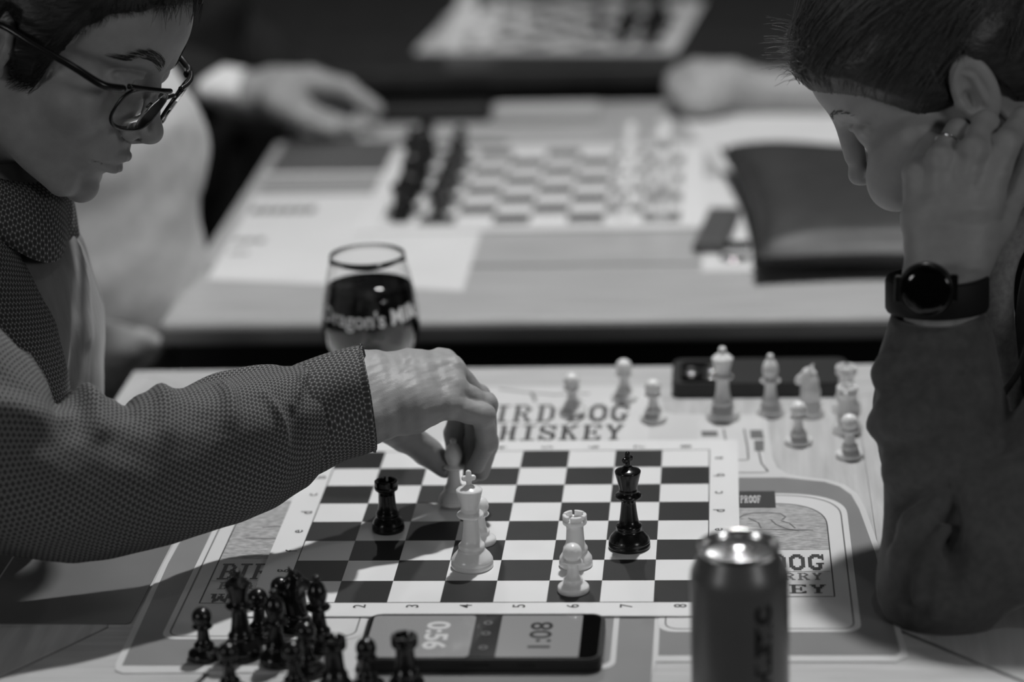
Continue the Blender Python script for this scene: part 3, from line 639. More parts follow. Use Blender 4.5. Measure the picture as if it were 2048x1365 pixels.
# ================================================================= drink can
def drink_can():
    x, y = 0.1833, -0.3320; t = empty('drink_can', (x, y, TZ))
    Ma = mat('can_aluminium', 0.75, 0.22, 0.5, metal=1.0); Mp = mat('can_paint', 0.17, 0.36, 0.5, metal=0.25, noise=0.08, nscale=10)
    body = [(0, 0.003), (0.022, 0.002), (0.0245, 0.0), (0.0265, 0.002), (0.0305, 0.008), (0.0328, 0.014), (0.0331, 0.018), (0.0331, 0.098), (0.0326, 0.1025), (0.0300, 0.1085), (0.0275, 0.1135), (0.0264, 0.1165)]
    link('can_body', lathe_mesh('can_body', body, 64), Mp, t, True)
    lid = [(0.0264, 0.1165), (0.0266, 0.1178), (0.0274, 0.1195), (0.0276, 0.1208), (0.0270, 0.1214), (0.0262, 0.1208), (0.0254, 0.1170), (0.0246, 0.1142), (0.0236, 0.1142), (0.0228, 0.1158), (0.0215, 0.1162), (0.0, 0.1162)]
    link('can_lid', lathe_mesh('can_lid', lid, 64), Ma, t, True)
    # mouth opening and pull tab
    Mh = mat('can_hole', 0.004, 0.6)
    o = link('mouth_opening', lathe_mesh('mouth_opening', [(0, 0.0003), (0.0085, 0.0003), (0.0092, 0.0), (0.0092, -0.0003)], 28), Mh, t, True); o.location = (0.002, 0.0105, 0.1163); o.scale = (1.15, 0.85, 1)
    ring = [(0.0080 * math.cos(a), 0.0062 * math.sin(a) - 0.0062, 0.1185) for a in np.linspace(0, 2 * PI, 24, endpoint=False)]
    tb = tube('pull_tab', ring, 0.0016, Ma, t, 8, True)
    r = box('tab_nose', (0.0, 0.002, 0.1186), (0.0125, 0.0085, 0.0018), Ma, t, 0.0008)
    # vertical lettering wrapped on the wall, and a pale band
    Mi = mat('can_ink', 0.012, 0.4); me = text_mesh('lettering', 'ATHLETIC', 0.0155, 0.0, 1.0, 0.0009)
    co = np.array([v.co for v in me.vertices]); lo, hi = co.min(0), co.max(0); co -= (lo + hi) / 2; L = hi[0] - lo[0]; kz = 0.082 / L
    ang0 = math.radians(-62); R = 0.0333
    for v, c in zip(me.vertices, co):
        a = ang0 - c[1] / R; v.co = (R * math.cos(a), R * math.sin(a), 0.0475 + c[0] * kz)
    link('lettering', me, Mi, t)
    for a0, a1, zz0, zz1, nm, m in ((-36, -24, 0.016, 0.100, 'pale_band', mat('can_band', 0.16, 0.35, metal=0.3)),):
        A = np.radians(np.linspace(a0, a1, 6)); v = [(0.03325 * math.cos(a), 0.03325 * math.sin(a), z) for z in (zz0, zz1) for a in A]; link(nm, pyd(nm, v, [(i, i + 1, 7 + i, 6 + i) for i in range(5)]), m, t, True)
    tag(t, 'grey drink can with an opened silver lid and vertical lettering', 'can')
drink_can()

# ================================================================= beer glass
def beer_glass():
    x, y = -0.1480, 0.3060; t = empty('beer_glass', (x, y, TZ))
    Mg = mat('clear_glass', 1.0, 0.0, 0.5, trans=1.0, ior=1.45); Ml = mat('dark_beer', 0.006, 0.05, 0.5); Mt = mat('white_print', 0.95, 0.5)
    outer = [(0, 0.0), (0.0330, 0.0), (0.0338, 0.0012), (0.0320, 0.0024), (0.012, 0.0045), (0.0055, 0.0075), (0.0045, 0.012), (0.0050, 0.018), (0.0085, 0.0235), (0.0170, 0.0285), (0.0265, 0.0355), (0.0360, 0.046), (0.0428, 0.059), (0.0452, 0.073), (0.0446, 0.087), (0.0420, 0.103), (0.0385, 0.120), (0.0352, 0.1335), (0.0344, 0.1392), (0.0340, 0.1400)]
    inner = [(0.0337, 0.1397), (0.0345, 0.1335), (0.0378, 0.120), (0.0413, 0.103), (0.0439, 0.087), (0.0445, 0.073), (0.0420, 0.0595), (0.0345, 0.047), (0.0252, 0.0372), (0.0160, 0.0312), (0.0, 0.0285)]
    link('goblet', lathe_mesh('goblet', outer + inner, 72), Mg, t, True)
    lq = [(0, 0.0290), (0.0158, 0.0317), (0.0250, 0.0377), (0.0343, 0.0475), (0.0417, 0.0598), (0.0442, 0.073), (0.0436, 0.087), (0.0410, 0.103), (0.0392, 0.1105), (0.0382, 0.1112), (0, 0.1112)]
    link('beer', lathe_mesh('beer', lq, 72), Ml, t, True)
    me = text_mesh('lettering', "Dragon's Milk", 0.02, 0.0, 1.0, 0.0004); co = np.array([v.co for v in me.vertices]); lo, hi = co.min(0), co.max(0); co -= (lo + hi) / 2
    prof = np.array(outer)[9:]; span = math.radians(128); a0 = math.radians(-82)
    for v, c in zip(me.vertices, co):
        a = a0 + c[0] / (hi[0] - lo[0]) * span; z = 0.0885 + c[1] / (hi[1] - lo[1]) * 0.0195 + 0.003 * (c[0] / (hi[0] - lo[0]) * 2) ** 2
        r = np.interp(z, prof[:, 1], prof[:, 0]) + 0.0010; v.co = (r * math.cos(a), r * math.sin(a), z)
    link('lettering', me, Mt, t)
    tag(t, 'stemmed beer glass of dark beer behind the reaching sleeve', 'glass')
beer_glass()
# ================================================================= people in the foreground
M_skin = mat('skin', 0.30, 0.48, 0.35, noise=0.07, nscale=90, bump=0.12, bscale=900, sss=0.12)
M_skinw = mat('skin_fair', 0.36, 0.48, 0.35, noise=0.06, nscale=90, bump=0.10, bscale=800, sss=0.12)
M_hair = mat('dark_hair', 0.016, 0.45, 0.4, noise=0.4, nscale=300, bump=0.5, bscale=350, stretch=(0.25, 1, 1))
M_hairw = mat('brown_hair', 0.038, 0.42, 0.5, noise=0.4, nscale=220, bump=0.5, bscale=300, stretch=(0.2, 1, 1))
def rotm(yaw, pitch, roll):
    return np.array((Matrix.Rotation(yaw, 3, 'Z') @ Matrix.Rotation(pitch, 3, 'Y') @ Matrix.Rotation(roll, 3, 'X')))
def head_sdf(q, fem=0.0):
    """millimetres; +x face forward, +z crown, origin between the ear canals"""
    s = np.stack([q[:, 0], np.abs(q[:, 1]), q[:, 2]], 1)
    d = ell(q, (-3, 0, 46), (95, 75, 80))
    d = su(d, ell(q, (34, 0, 56), (62, 60, 50)), 14)
    d = su(d, ell(q, (40, 0, -22), (50, 57, 74)), 14)
    d = su(d, cone(s, (4, 56, -12), (8, 49, -54), 14, 15), 14)
    d = su(d, cone(s, (8, 49, -54), (72, 20, -82), 15, 13), 14)
    d = su(d, sph(q, (80, 0, -84), 14.5), 9)
    d = su(d, ell(q, (74, 0, -46), (26, 32, 27)), 9)
    d = su(d, sph(s, (62, 41, -12), 23 - 1.5 * fem), 13)
    d = su(d, cone(s, (86.5 - 2 * fem, 8, 38), (71, 42, 41), 10.5, 10), 8)
    d = ss(d, ell(s, (100, 30, 21), (19, 17, 12)), 9)
    d = su(d, sph(s, (76.5, 31, 19), 13), 1.6)
    d = su(d, cone(s, (88.8, 20, 26), (80, 43, 24), 3.0, 3.0), 3)                        # upper lid fold
    d = su(d, cone(q, (90, 0, 28), (106.5, 0, -9), 5.6, 7.6 - 0.8 * fem), 7)
    if fem: d = su(d, cone(q, (90, 0, 34), (103, 0, 2), 7.5, 7.0), 8)
    d = su(d, sph(q, (110.3, 0, -14), 9.6 - 1.0 * fem), 5)
    d = su(d, sph(s, (99, 10.5, -19.5), 7.6 - fem), 4)
    d = su(d, cone(q, (109, 0, -20), (99, 0, -27), 4.6, 5), 3)
    d = ss(d, ell(s, (104.5, 6.2, -26.2), (5, 2.8, 3.6)), 1.5)
    d = su(d, cone(s, (100.6, 3, -43.5), (87, 23, -50), 4.6, 2.6), 3)
    d = su(d, cone(s, (98.6, 3, -57), (86, 21, -52), 5.2, 2.8), 3)
    d = ss(d, cone(s, (106, 0, -50.4), (87.5, 26, -52), 0.9, 0.7), 1.4)
    d = ss(d, cone(q, (104.5, -16, -69.5), (104.5, 16, -69.5), 10, 10), 6)
    # ears
    e = np.stack([(s[:, 0] + 8) * 0.966 + (s[:, 2] - 4) * 0.26, s[:, 1] - 79 + 0.18 * (s[:, 0] + 8), -(s[:, 0] + 8) * 0.26 + (s[:, 2] - 4) * 0.966], 1)
    r = ell(e, (0, 0, 2), (18, 6.5, 31)); r = ss(r, ell(e, (1.5, 6.5, 3), (11, 5.6, 22)), 2.5)
    r = su(r, cone(e, (-5, 2, -10), (-2, 2, 14), 3.2, 2.4), 2.5); r = su(r, cone(e, (-2, 2, 14), (5, 1.5, 20), 2.4, 1.8), 2); r = ss(r, ell(e, (6, 3, -4), (6, 7, 9)), 2.5)
    r = su(r, sph(e, (7, 1, -25), 6.5), 4); r = su(r, sph(e, (14, -1, -6), 5), 4)
    d = su(d, r, 3.0)
    return d
def head_mesh(name, origin, M, scale, fem, neck, h=0.0014, extra=None):
    o = np.array(origin)
    def fn(P):
        q = (P - o) @ M * (1000 / scale)
        d = head_sdf(q, fem)
        for a, b, ra, rb in neck: d = su(d, cone(q, a, b, ra, rb), 16)
        d = d * scale / 1000
        if extra is not None: d = extra(P, d)
        return d
    r = 0.17 * scale
    return surface(name, fn, o - r, o + r, h)
def hair_mesh(name, origin, M, scale, line, off, seed, bun=None, h=0.0018, rough=1.0):
    o = np.array(origin)
    def fn(P):
        q = (P - o) @ M * (1000 / scale)
        d = ell(q, (-3, 0, 46), (95, 75, 80)); d = su(d, ell(q, (34, 0, 56), (62, 60, 50)), 14); s = np.stack([q[:, 0], np.abs(q[:, 1]), q[:, 2]], 1)
        d = su(d, ell(q, (40, 0, -22), (48, 57, 74)), 14); d = su(d, cone(s, (4, 56, -12), (8, 49, -54), 14, 15), 14); d = su(d, cone(q, (-35, 0, 0), (-40, 0, -70), 50, 46), 14)
        t = np.clip((q[:, 2] - line(q[:, 0])) / 22, 0, 1)
        d = d - (1.5 + (off - 1.5) * t) - rough * wob(q[:, 0] * 0.3, q[:, 1], q[:, 2], seed, 4, 0.12) * (0.3 + t)
        d = np.maximum(d, (line(q[:, 0]) - q[:, 2]) * 0.8 + 1.6 * wob(q[:, 0], q[:, 1] * 0.2, q[:, 2] * 0.2, seed + 1, 3, 0.35))
        if bun is not None:
            for c, rr in bun: d = su(d, ell(q, c, rr) + 1.2 * wob(q[:, 0], q[:, 1], q[:, 2], seed + 2, 3, 0.2), 8)
        return d * scale / 1000
    r = 0.185 * scale
    return surface(name, fn, o - r, o + r, h)
def strands(name, paths, rad, m, parent):
    c = bpy.data.curves.new(name, 'CURVE'); c.dimensions = '3D'; c.bevel_depth = rad; c.bevel_resolution = 1; c.use_fill_caps = False
    for p in paths:
        s = c.splines.new('POLY'); s.points.add(len(p) - 1); n = len(p)
        co = np.c_[p, np.ones(n)]; s.points.foreach_set('co', co.ravel()); s.points.foreach_set('radius', np.linspace(1.0, 0.35, n))
    o = bpy.data.objects.new(name, c); COL.objects.link(o); c.materials.append(m); o.parent = parent
    me = bpy.data.meshes.new_from_object(o.evaluated_get(bpy.context.evaluated_depsgraph_get())); bpy.data.objects.remove(o); bpy.data.curves.remove(c)
    me.name = name; o = link(name, me, m, parent, True); return o
def W3(u, v, y): return ony(u, v, y)

# ----------------------------------------------------------------- the man in glasses
man = empty('person', (-0.50, 0.02, -0.30))
MO = np.array(man.location)
def own(o, p): o.parent = p; o.location = Vector(o.location) - p.location; return o
MH_O = np.array([-0.3500, 0.030, 0.3955]); MH_M = rotm(math.radians(-18), math.radians(31), math.radians(-8)); MH_S = 1.0
hm = head_mesh('head', MH_O, MH_M, MH_S, 0.0, [((-22, 0, -30), (-42, 0, -150), 54, 56)])
def man_hand():
    pts = {}
    def J(u, v, y): return W3(u, v, y)
    wr_u, wr_r = J(742, 838, -0.040), J(735, 752, -0.006)
    fore_u, fore_r = J(560, 872, -0.090), J(560, 800, -0.060)
    mcp = [J(893, 812, -0.016), J(905, 778, 0.000), J(903, 742, 0.018), J(886, 727, 0.036)]
    pip = [J(964, 832, -0.002), J(968, 812, 0.016), J(952, 796, 0.034), J(928, 800, 0.052)]
    dip = [J(976, 884, 0.012), J(974, 890, 0.030), J(952, 884, 0.044), J(910, 868, 0.052)]
    tip = [J(952, 932, 0.024), J(962, 944, 0.036), J(944, 948, 0.044), J(912, 922, 0.048)]
    r0 = [0.0100, 0.0108, 0.0112, 0.0110]
    th = [J(762, 836, 0.002), J(806, 868, 0.026), J(856, 905, 0.042), J(889, 936, 0.038)]
    def fn(P):
        d = None
        for i in range(4):
            w0 = wr_u + (wr_r - wr_u) * i / 3
            e = chain(P, [w0, w0 * 0.45 + mcp[i] * 0.55, mcp[i]], [0.0165, 0.0140, 0.0108], 0.008)
            d = e if d is None else su(d, e, 0.018)
        for i in range(3): d = su(d, cone(P, (mcp[i] + mcp[i + 1]) / 2 - np.array([0.02, 0, 0.012]), (mcp[i] + mcp[i + 1]) / 2 - np.array([0.004, 0, 0.004]), 0.013, 0.0095), 0.006)
        d = su(d, cone(P, fore_u, wr_u, 0.020, 0.0165), 0.015); d = su(d, cone(P, fore_r, wr_r, 0.022, 0.0170), 0.015)
        d = su(d, cone(P, (wr_u + wr_r) / 2, (wr_u + wr_r) / 2 + np.array([0.03, 0, -0.006]), 0.021, 0.020), 0.012)
        for i in range(4): d = su(d, sph(P, mcp[i] + np.array([0, -0.001, 0.0018]), 0.0107), 0.003)                       # knuckles
        t = chain(P, th, [0.0170, 0.0135, 0.0112, 0.0086], 0.005); d = su(d, t, 0.010)
        for i in range(4):
            f = chain(P, [mcp[i], pip[i], dip[i], tip[i]], [r0[i], r0[i] * 0.90, r0[i] * 0.80, r0[i] * 0.66], 0.003)
            f = su(f, sph(P, pip[i] + np.array([0.0015, 0, 0.0010]), r0[i] * 0.92), 0.003)
            d = su(d, f, 0.0028)
        # tendons and skin folds
        for i in range(4):
            w0 = wr_u + (wr_r - wr_u) * (0.3 + 0.4 * i / 3); d = su(d, cone(P, w0 + np.array([0.03, -0.003, 0.014]), mcp[i] + np.array([-0.004, -0.002, 0.0085]), 0.0016, 0.0022), 0.006)
        return d + 0.00025 * wob(P[:, 0], P[:, 1], P[:, 2], 3, 3, 500)
    allp = np.array([*mcp, *pip, *dip, *tip, *th, wr_u, wr_r, fore_u, fore_r])
    return surface('hand', fn, allp.min(0) - 0.03, allp.max(0) + 0.03, 0.0011), (tip, dip, th)
hd, (m_tip, m_dip, m_th) = man_hand()
def torso_fn(P):
    d = chain(P, [np.array([-0.54, 0.03, -0.28]), np.array([-0.52, 0.03, -0.05]), np.array([-0.47, 0.035, 0.13]), np.array([-0.43, 0.035, 0.26])], [0.12, 0.12, 0.11, 0.06], 0.05)
    d = su(d, cone(P, (-0.50, -0.13, 0.17), (-0.50, 0.20, 0.17), 0.065, 0.065), 0.05)
    d = su(d, cone(P, (-0.50, -0.14, 0.19), (-0.42, -0.185, 0.08), 0.050, 0.038), 0.03); d = su(d, cone(P, (-0.42, -0.185, 0.08), (-0.19, -0.085, 0.125), 0.036, 0.026), 0.03)
    d = su(d, cone(P, (-0.50, 0.21, 0.17), (-0.50, 0.25, -0.12), 0.05, 0.042), 0.03); d = su(d, cone(P, (-0.50, 0.25, -0.12), (-0.33, 0.18, -0.20), 0.038, 0.03), 0.03)
    for y in (-0.06, 0.13): d = su(d, cone(P, (-0.54, y, -0.30), (-0.20, y, -0.32), 0.085, 0.065), 0.05)
    return d
body = join_meshes('body', [hm, hd, surface('torso', torso_fn, (-0.75, -0.26, -0.42), (-0.08, 0.36, 0.34), 0.008)])
own(link('body', body, M_skin, None, True), man)
# hair: short, parted off the forehead, with a sideburn
hl_x = np.array([-130, -60, -14, -6, 8, 13, 30, 36, 46, 58, 76, 90, 120]); hl_z = np.array([-62, -58, -40, 18, 18, -18, -20, 12, 42, 66, 80, 90, 96])
hair = hair_mesh('hair', MH_O, MH_M, MH_S, lambda x: np.interp(x, hl_x, hl_z), 13, 11, None, 0.0017, 1.2)
ho = own(link('hair', hair, M_hair, None, True), man)
def head_pt(O, M, S, q): return O + (M @ (np.array(q, float) * S / 1000))
def local_surface(Q, off=0.0, fem=0.0, n=7):
    """slide local points along the rays from the head centre until they lie on the head surface (vectorised)"""
    Q = np.atleast_2d(np.array(Q, float)); c = np.array([0, 0, 20.0]); v = Q - c; v /= np.linalg.norm(v, axis=1)[:, None]; t = np.full(len(Q), 92.0)
    for _ in range(n): t = t - head_sdf(c + v * t[:, None], fem) * 0.9
    return c + v * (t + off)[:, None]
def to_world(O, M, S, Q): return O + (Q * S / 1000) @ M.T
rs = np.random.RandomState(5); Q = []; OF = []
for i in range(300):                                           # eyebrows
    sgn = -1 if i < 190 else 1; t = rs.uniform(0, 1); w_ = 7.5 * (1 - 0.55 * t)
    a = np.array([93 - 22 * t * t, sgn * (10 + 36 * t), 38 + 8 * math.sin(PI * min(t * 1.1, 1)) + rs.uniform(-w_, w_) * 0.7]); b = a + np.array([-4.5, sgn * 5.5, 2.6 - 4.2 * t]) * rs.uniform(0.7, 1.4)
    Q += [a, (a + b) / 2, b]; OF += [0.2, 0.9, 0.6]
EB = to_world(MH_O, MH_M, MH_S, local_surface(Q, np.array(OF))).reshape(-1, 3, 3)
for part in (EB[:190], EB[190:]): own(strands('eyebrow', part, 0.00019, M_hair, None), man)
def lateral(x, z, side, fem=0.0):                              # where a sideways line meets the head
    p = np.stack([x, side * 100.0, z], 1)
    for _ in range(14): p[:, 1] -= side * head_sdf(p, fem) * 0.9
    return p
def over_hair(Q, lift, line, off, fem):                        # lay points on the hair: head surface plus the hair's own thickness there
    L0 = local_surface(Q, 0.0, fem, 6); c = np.array([0, 0, 20.0]); v = L0 - c; v /= np.linalg.norm(v, axis=1)[:, None]
    return L0 + v * (1.2 + (off - 1.5) * np.clip((L0[:, 2] - line(L0[:, 0])) / 22, 0, 1) + lift)[:, None]
ml = lambda x: np.interp(x, hl_x, hl_z); NM = 1100
mx = rs.uniform(-30, 86, NM); mz = ml(mx) + rs.uniform(0, 1, NM) ** 1.3 * 62; ms = np.where(rs.uniform(size=NM) < 0.85, -1.0, 1.0); A0 = lateral(mx, mz, ms); Q = []; LF = []
for i in range(NM):
    front = mx[i] > 44; dr = np.array([rs.uniform(-4, 8), ms[i] * -3.0 * front, -rs.uniform(7, 15)]) if front else np.array([rs.uniform(-9, 0), 0, -rs.uniform(8, 18)])
    lo_ = max(ml(np.array([mx[i] + dr[0]]))[0] - rs.uniform(1, 7), mz[i] + dr[2]); dr[2] = lo_ - mz[i]
    for k in (0, 0.35, 0.7, 1.0): Q.append(A0[i] + dr * k); LF.append(0.6 + 1.4 * math.sin(PI * k))
HM = over_hair(Q, np.array(LF), ml, 13, 0.0).reshape(-1, 4, 3); ear = ((HM[:, :, 0] > -28) & (HM[:, :, 0] < 10) & (HM[:, :, 2] < 20)).any(1); HM = HM[~ear]
own(strands('combed_hair', to_world(MH_O, MH_M, MH_S, HM.reshape(-1, 3)).reshape(-1, 4, 3), 0.00022, M_hair, None), man)
Q = []; LF = []
for i in range(110):                                           # fringe ends hanging over the brow
    a = np.array([rs.uniform(74, 92), rs.uniform(-45, 40), rs.uniform(86, 100)]); dr = np.array([rs.uniform(0, 10), rs.uniform(-8, 8), -rs.uniform(6, 18)])
    for k in (0, 0.35, 0.7, 1.0): Q.append(a + dr * k); LF.append(8 - 3 * k)
own(strands('fringe', to_world(MH_O, MH_M, MH_S, local_surface(Q, np.array(LF))).reshape(-1, 4, 3), 0.00022, M_hair, None), man)

# clothing: patterned shirt, plain ribbed layer under it
M_shirt = shirt_mat('patterned_cotton', 0.42, 0.105, 0.045, 0.0042)
M_rib = mat('ribbed_grey', 0.19, 0.9, 0.15, noise=0.12, nscale=120, bump=0.3, bscale=260, stretch=(1, 1, 0.15), sheen=0.2)
def sec(ua, va, ub, vb, y, dep, ya=None): return (W3(ua, va, y if ya is None else ya), W3(ub, vb, y), dep)
slv = [sec(-230, 470, -470, 800, -0.145, 0.075), sec(-120, 560, -340, 900, -0.165, 0.072), sec(-25, 650, -200, 1000, -0.180, 0.066), sec(62, 742, -80, 1075, -0.182, 0.060), sec(128, 806, 45, 1108, -0.175, 0.055),
       sec(205, 806, 150, 1114, -0.163, 0.051), sec(290, 798, 245, 1100, -0.149, 0.048), sec(420, 774, 400, 1060, -0.120, 0.045), sec(520, 754, 525, 1012, -0.086, 0.042), sec(575, 745, 600, 968, -0.072, 0.039), sec(615, 738, 640, 934, -0.065, 0.036)]
sl_cr = creases([(0.135, 60, 0.205, 20, 0.006, 0.010), (0.16, -30, 0.26, -80, 0.006, 0.011), (0.20, 10, 0.21, -120, -0.006, 0.008), (0.235, 30, 0.225, -100, 0.007, 0.010), (0.26, 15, 0.27, -90, -0.005, 0.008), (0.285, 40, 0.300, -60, 0.004, 0.009),
                 (0.33, 60, 0.345, 0, 0.004, 0.006), (0.30, -60, 0.42, -20, 0.005, 0.012), (0.36, -120, 0.50, -60, 0.006, 0.012), (0.42, -20, 0.50, -80, -0.004, 0.010), (0.40, 50, 0.43, 10, 0.003, 0.005), (0.46, 40, 0.475, -30, 0.004, 0.006), (0.49, 0, 0.50, -110, 0.004, 0.008), (0.37, 30, 0.38, 80, 0.003, 0.005)], 0.05)
def sl_disp(s, a, V): return 1.7 * sl_cr(s, a, V) + 0.0026 * wob(V[:, :, 0], V[:, :, 1], V[:, :, 2], 21, 4, 45) + 0.0006 * wob(V[:, :, 0], V[:, :, 1], V[:, :, 2], 22, 3, 160)
own(loft('sleeve', slv, M_shirt, None, 160, 260, sl_disp, 2.1, 0.0016), man)
cuf = [sec(576, 752, 622, 950, -0.066, 0.0375), sec(592, 734, 642, 938, -0.064, 0.0390), sec(644, 715, 682, 915, -0.057, 0.0380), sec(691, 703, 722, 903, -0.051, 0.0375), sec(718, 699, 746, 894, -0.048, 0.0370), sec(724, 700, 751, 892, -0.0475, 0.0355)]
def cf_disp(s, a, V): return 0.0010 * wob(V[:, :, 0], V[:, :, 1], V[:, :, 2], 31, 3, 60)
own(loft('cuff', cuf, M_shirt, None, 128, 90, cf_disp, 2.5, 0.0022), man)
# torso of the shirt (near side) and the ribbed layer showing beyond it
und = [sec(195, 900, -420, 900, 0.055, 0.150), sec(190, 790, -420, 800, 0.055, 0.150), sec(194, 660, -420, 700, 0.055, 0.145), sec(180, 590, -410, 610, 0.055, 0.130), sec(160, 510, -390, 520, 0.050, 0.105), sec(128, 458, -330, 440, 0.045, 0.075), sec(80, 430, -260, 400, 0.040, 0.060)]
und_cr = creases([(0.02, 20, 0.20, 12, -0.010, 0.008), (0.10, -10, 0.22, 4, 0.004, 0.006), (0.0, -25, 0.16, -14, -0.006, 0.007)], 0.15)
def un_disp(s, a, V): return 0.0025 * wob(V[:, :, 0], V[:, :, 1], V[:, :, 2], 41, 4, 35) + und_cr(s, a, V)
own(loft('undershirt', und, M_rib, None, 160, 90, un_disp, 2.2, 0, False, True), man)
shn = [sec(132, 900, -430, 900, -0.030, 0.105), sec(128, 800, -430, 800, -0.030, 0.105), sec(112, 690, -430, 700, -0.028, 0.105), sec(76, 570, -420, 600, -0.020, 0.100), sec(45, 500, -400, 520, -0.008, 0.085), sec(20, 452, -360, 450, 0.008, 0.070), sec(-10, 420, -300, 400, 0.02, 0.062)]
def sh_disp(s, a, V): return 0.003 * wob(V[:, :, 0], V[:, :, 1], V[:, :, 2], 51, 4, 30)
own(loft('shirt_front', shn, M_shirt, None, 160, 90, sh_disp, 2.3, 0, False, True), man)
def collar():
    v = []; f = []; uv = []; n = 80; k = 10
    C0 = W3(-72, 360, 0.035); ax = nrm(np.array([0.45, 0.0, 0.89])); e1 = nrm(np.array([0.89, -0.0, -0.45])); e2 = np.cross(ax, e1)
    for i in range(n):
        a = math.radians(-168 + 336 * i / (n - 1)); dirv = e1 * math.cos(a) + e2 * math.sin(a)
        point = math.exp(-((abs(math.degrees(a)) - 26) / 26.0) ** 2)
        for j in range(k):
            t = j / (k - 1)
            # inner stand rises, then the fall turns outward and down to a point at the front
            if t < 0.35: q = t / 0.35; r = 0.060 + 0.004 * q; z = 0.0 + 0.034 * q
            else: q = (t - 0.35) / 0.65; r = 0.064 + (0.020 + 0.020 * point) * q ** 0.8; z = 0.034 + 0.004 * math.sin(PI * q) - (0.036 + 0.014 * point) * q
            v.append(C0 + dirv * r + ax * z)
    for i in range(n - 1):
        for j in range(k - 1): f.append((i * k + j, (i + 1) * k + j, (i + 1) * k + j + 1, i * k + j + 1)); uv += [(i * 0.0068, j * 0.0075), (i * 0.0068 + 0.0068, j * 0.0075), (i * 0.0068 + 0.0068, j * 0.0075 + 0.0075), (i * 0.0068, j * 0.0075 + 0.0075)]
    me = pyd('collar', v, f); l = me.uv_layers.new(name='UVMap'); l.data.foreach_set('uv', np.array(uv, np.float32).ravel())
    o = link('collar', me, M_shirt, None, True); md = o.modifiers.new('cloth', 'SOLIDIFY'); md.thickness = 0.0025; md.offset = 0; return o
own(collar(), man)
M_jean = mat('dark_trousers', 0.02, 0.85, 0.2, noise=0.2, nscale=60)
for y in (-0.06, 0.13): own(loft('trouser_leg', [((-0.66, y, -0.20), (-0.60, y, -0.42), 0.10), ((-0.45, y, -0.21), (-0.45, y, -0.42), 0.095), ((-0.20, y, -0.235), (-0.22, y, -0.41), 0.08), ((-0.13, y, -0.30), (-0.25, y, -0.44), 0.072), ((-0.12, y, -0.55), (-0.25, y, -0.55), 0.06), ((-0.13, y, -0.74), (-0.25, y, -0.74), 0.055)], M_jean, None, 40, 40), man)
tag(man, 'person', 'person')
man['label'] = 'person in glasses and a patterned shirt, head bowed, hand reaching onto the board'

def glasses():
    t = empty('eyeglasses', tuple(head_pt(MH_O, MH_M, MH_S, (100, 0, 18))))
    Mf = mat('glasses_black', 0.010, 0.25, 0.5); Ml = mat('glasses_lens', 1.0, 0.0, 0.5, trans=1.0, ior=1.06)
    H = lambda q: head_pt(MH_O, MH_M, MH_S, q)
    D = -3.5                                                    # sits a little low on the nose
    def lens_pts(s, n=40, k=1.0):
        out = []
        for i in range(n):
            a = 2 * PI * i / n; c, sn = math.cos(a), math.sin(a); e = 0.62
            y = 31.5 + 23 * k * np.sign(c) * abs(c) ** e; z = 11 + D + 19.5 * k * np.sign(sn) * abs(sn) ** e
            if sn < 0: y += -1.5 * sn * (-1 if c > 0 else 1) * 1.2
            x = 110.0 - 0.0060 * (y - 5) ** 2 - 0.12 * (11 + D - z) * 1.0
            out.append(H((x, s * y, z)))
        return out
    for s in (-1, 1):
        own(tube('rim', lens_pts(s), 0.0015 if s else 0.0015, Mf, None, 8, True), t)
        P = np.array(lens_pts(s, 40, 0.985)); c = P.mean(0); n = len(P); off = (MH_M @ np.array([1.0, 0, 0])) * 0.0008
        bul = off * 2.5; v = [c + bul + off] + list(P + off) + [c + bul - off] + list(P - off); f = [(0, 1 + i, 1 + (i + 1) % n) for i in range(n)] + [(n + 1, n + 2 + (i + 1) % n, n + 2 + i) for i in range(n)] + [(1 + i, n + 2 + i, n + 2 + (i + 1) % n, 1 + (i + 1) % n) for i in range(n)]
        own(link('lens', pyd('lens', v, f), Ml, None, True), t)
        top = 27.5 + D
        own(tube('top_bar', [H((110.0 - 0.0060 * (y - 5) ** 2 + 1.6, s * y, top + 1.8 + 1.2 * math.sin((y - 8) / 50 * PI))) for y in np.linspace(9, 55, 16)], 0.0021, Mf, None, 8), t)
        arm = [H(q) for q in ((94, s * 55.5, 26 + D), (92.5, s * 62, 26 + D), (84, s * 74, 25.5 + D), (60, s * 83.5, 24), (30, s * 89.5, 23), (4, s * 91, 22), (-10, s * 89, 17), (-22, s * 86, 6), (-28, s * 84, -4))]
        a = catmull(arm, 50); ob = tube('temple_arm', a, np.interp(np.linspace(0, 1, 50), [0, 0.1, 0.6, 1], [0.0030, 0.0032, 0.0026, 0.0022]), Mf, None, 8); own(ob, t)
    own(tube('bridge', [H((111.5 - 0.02 * y * y, y, 21 + D + 3 * (1 - (y / 9) ** 2))) for y in np.linspace(-9, 9, 9)], 0.0017, Mf, None, 8), t)
    for s in (-1, 1): own(tube('nose_pad', [H((104, s * 9.5, 14 + D)), H((103, s * 10.5, 8 + D))], 0.0022, Mf, None, 8), t)
    tag(t, 'black thin-rimmed eyeglasses worn by the person in the patterned shirt', 'glasses')
glasses()
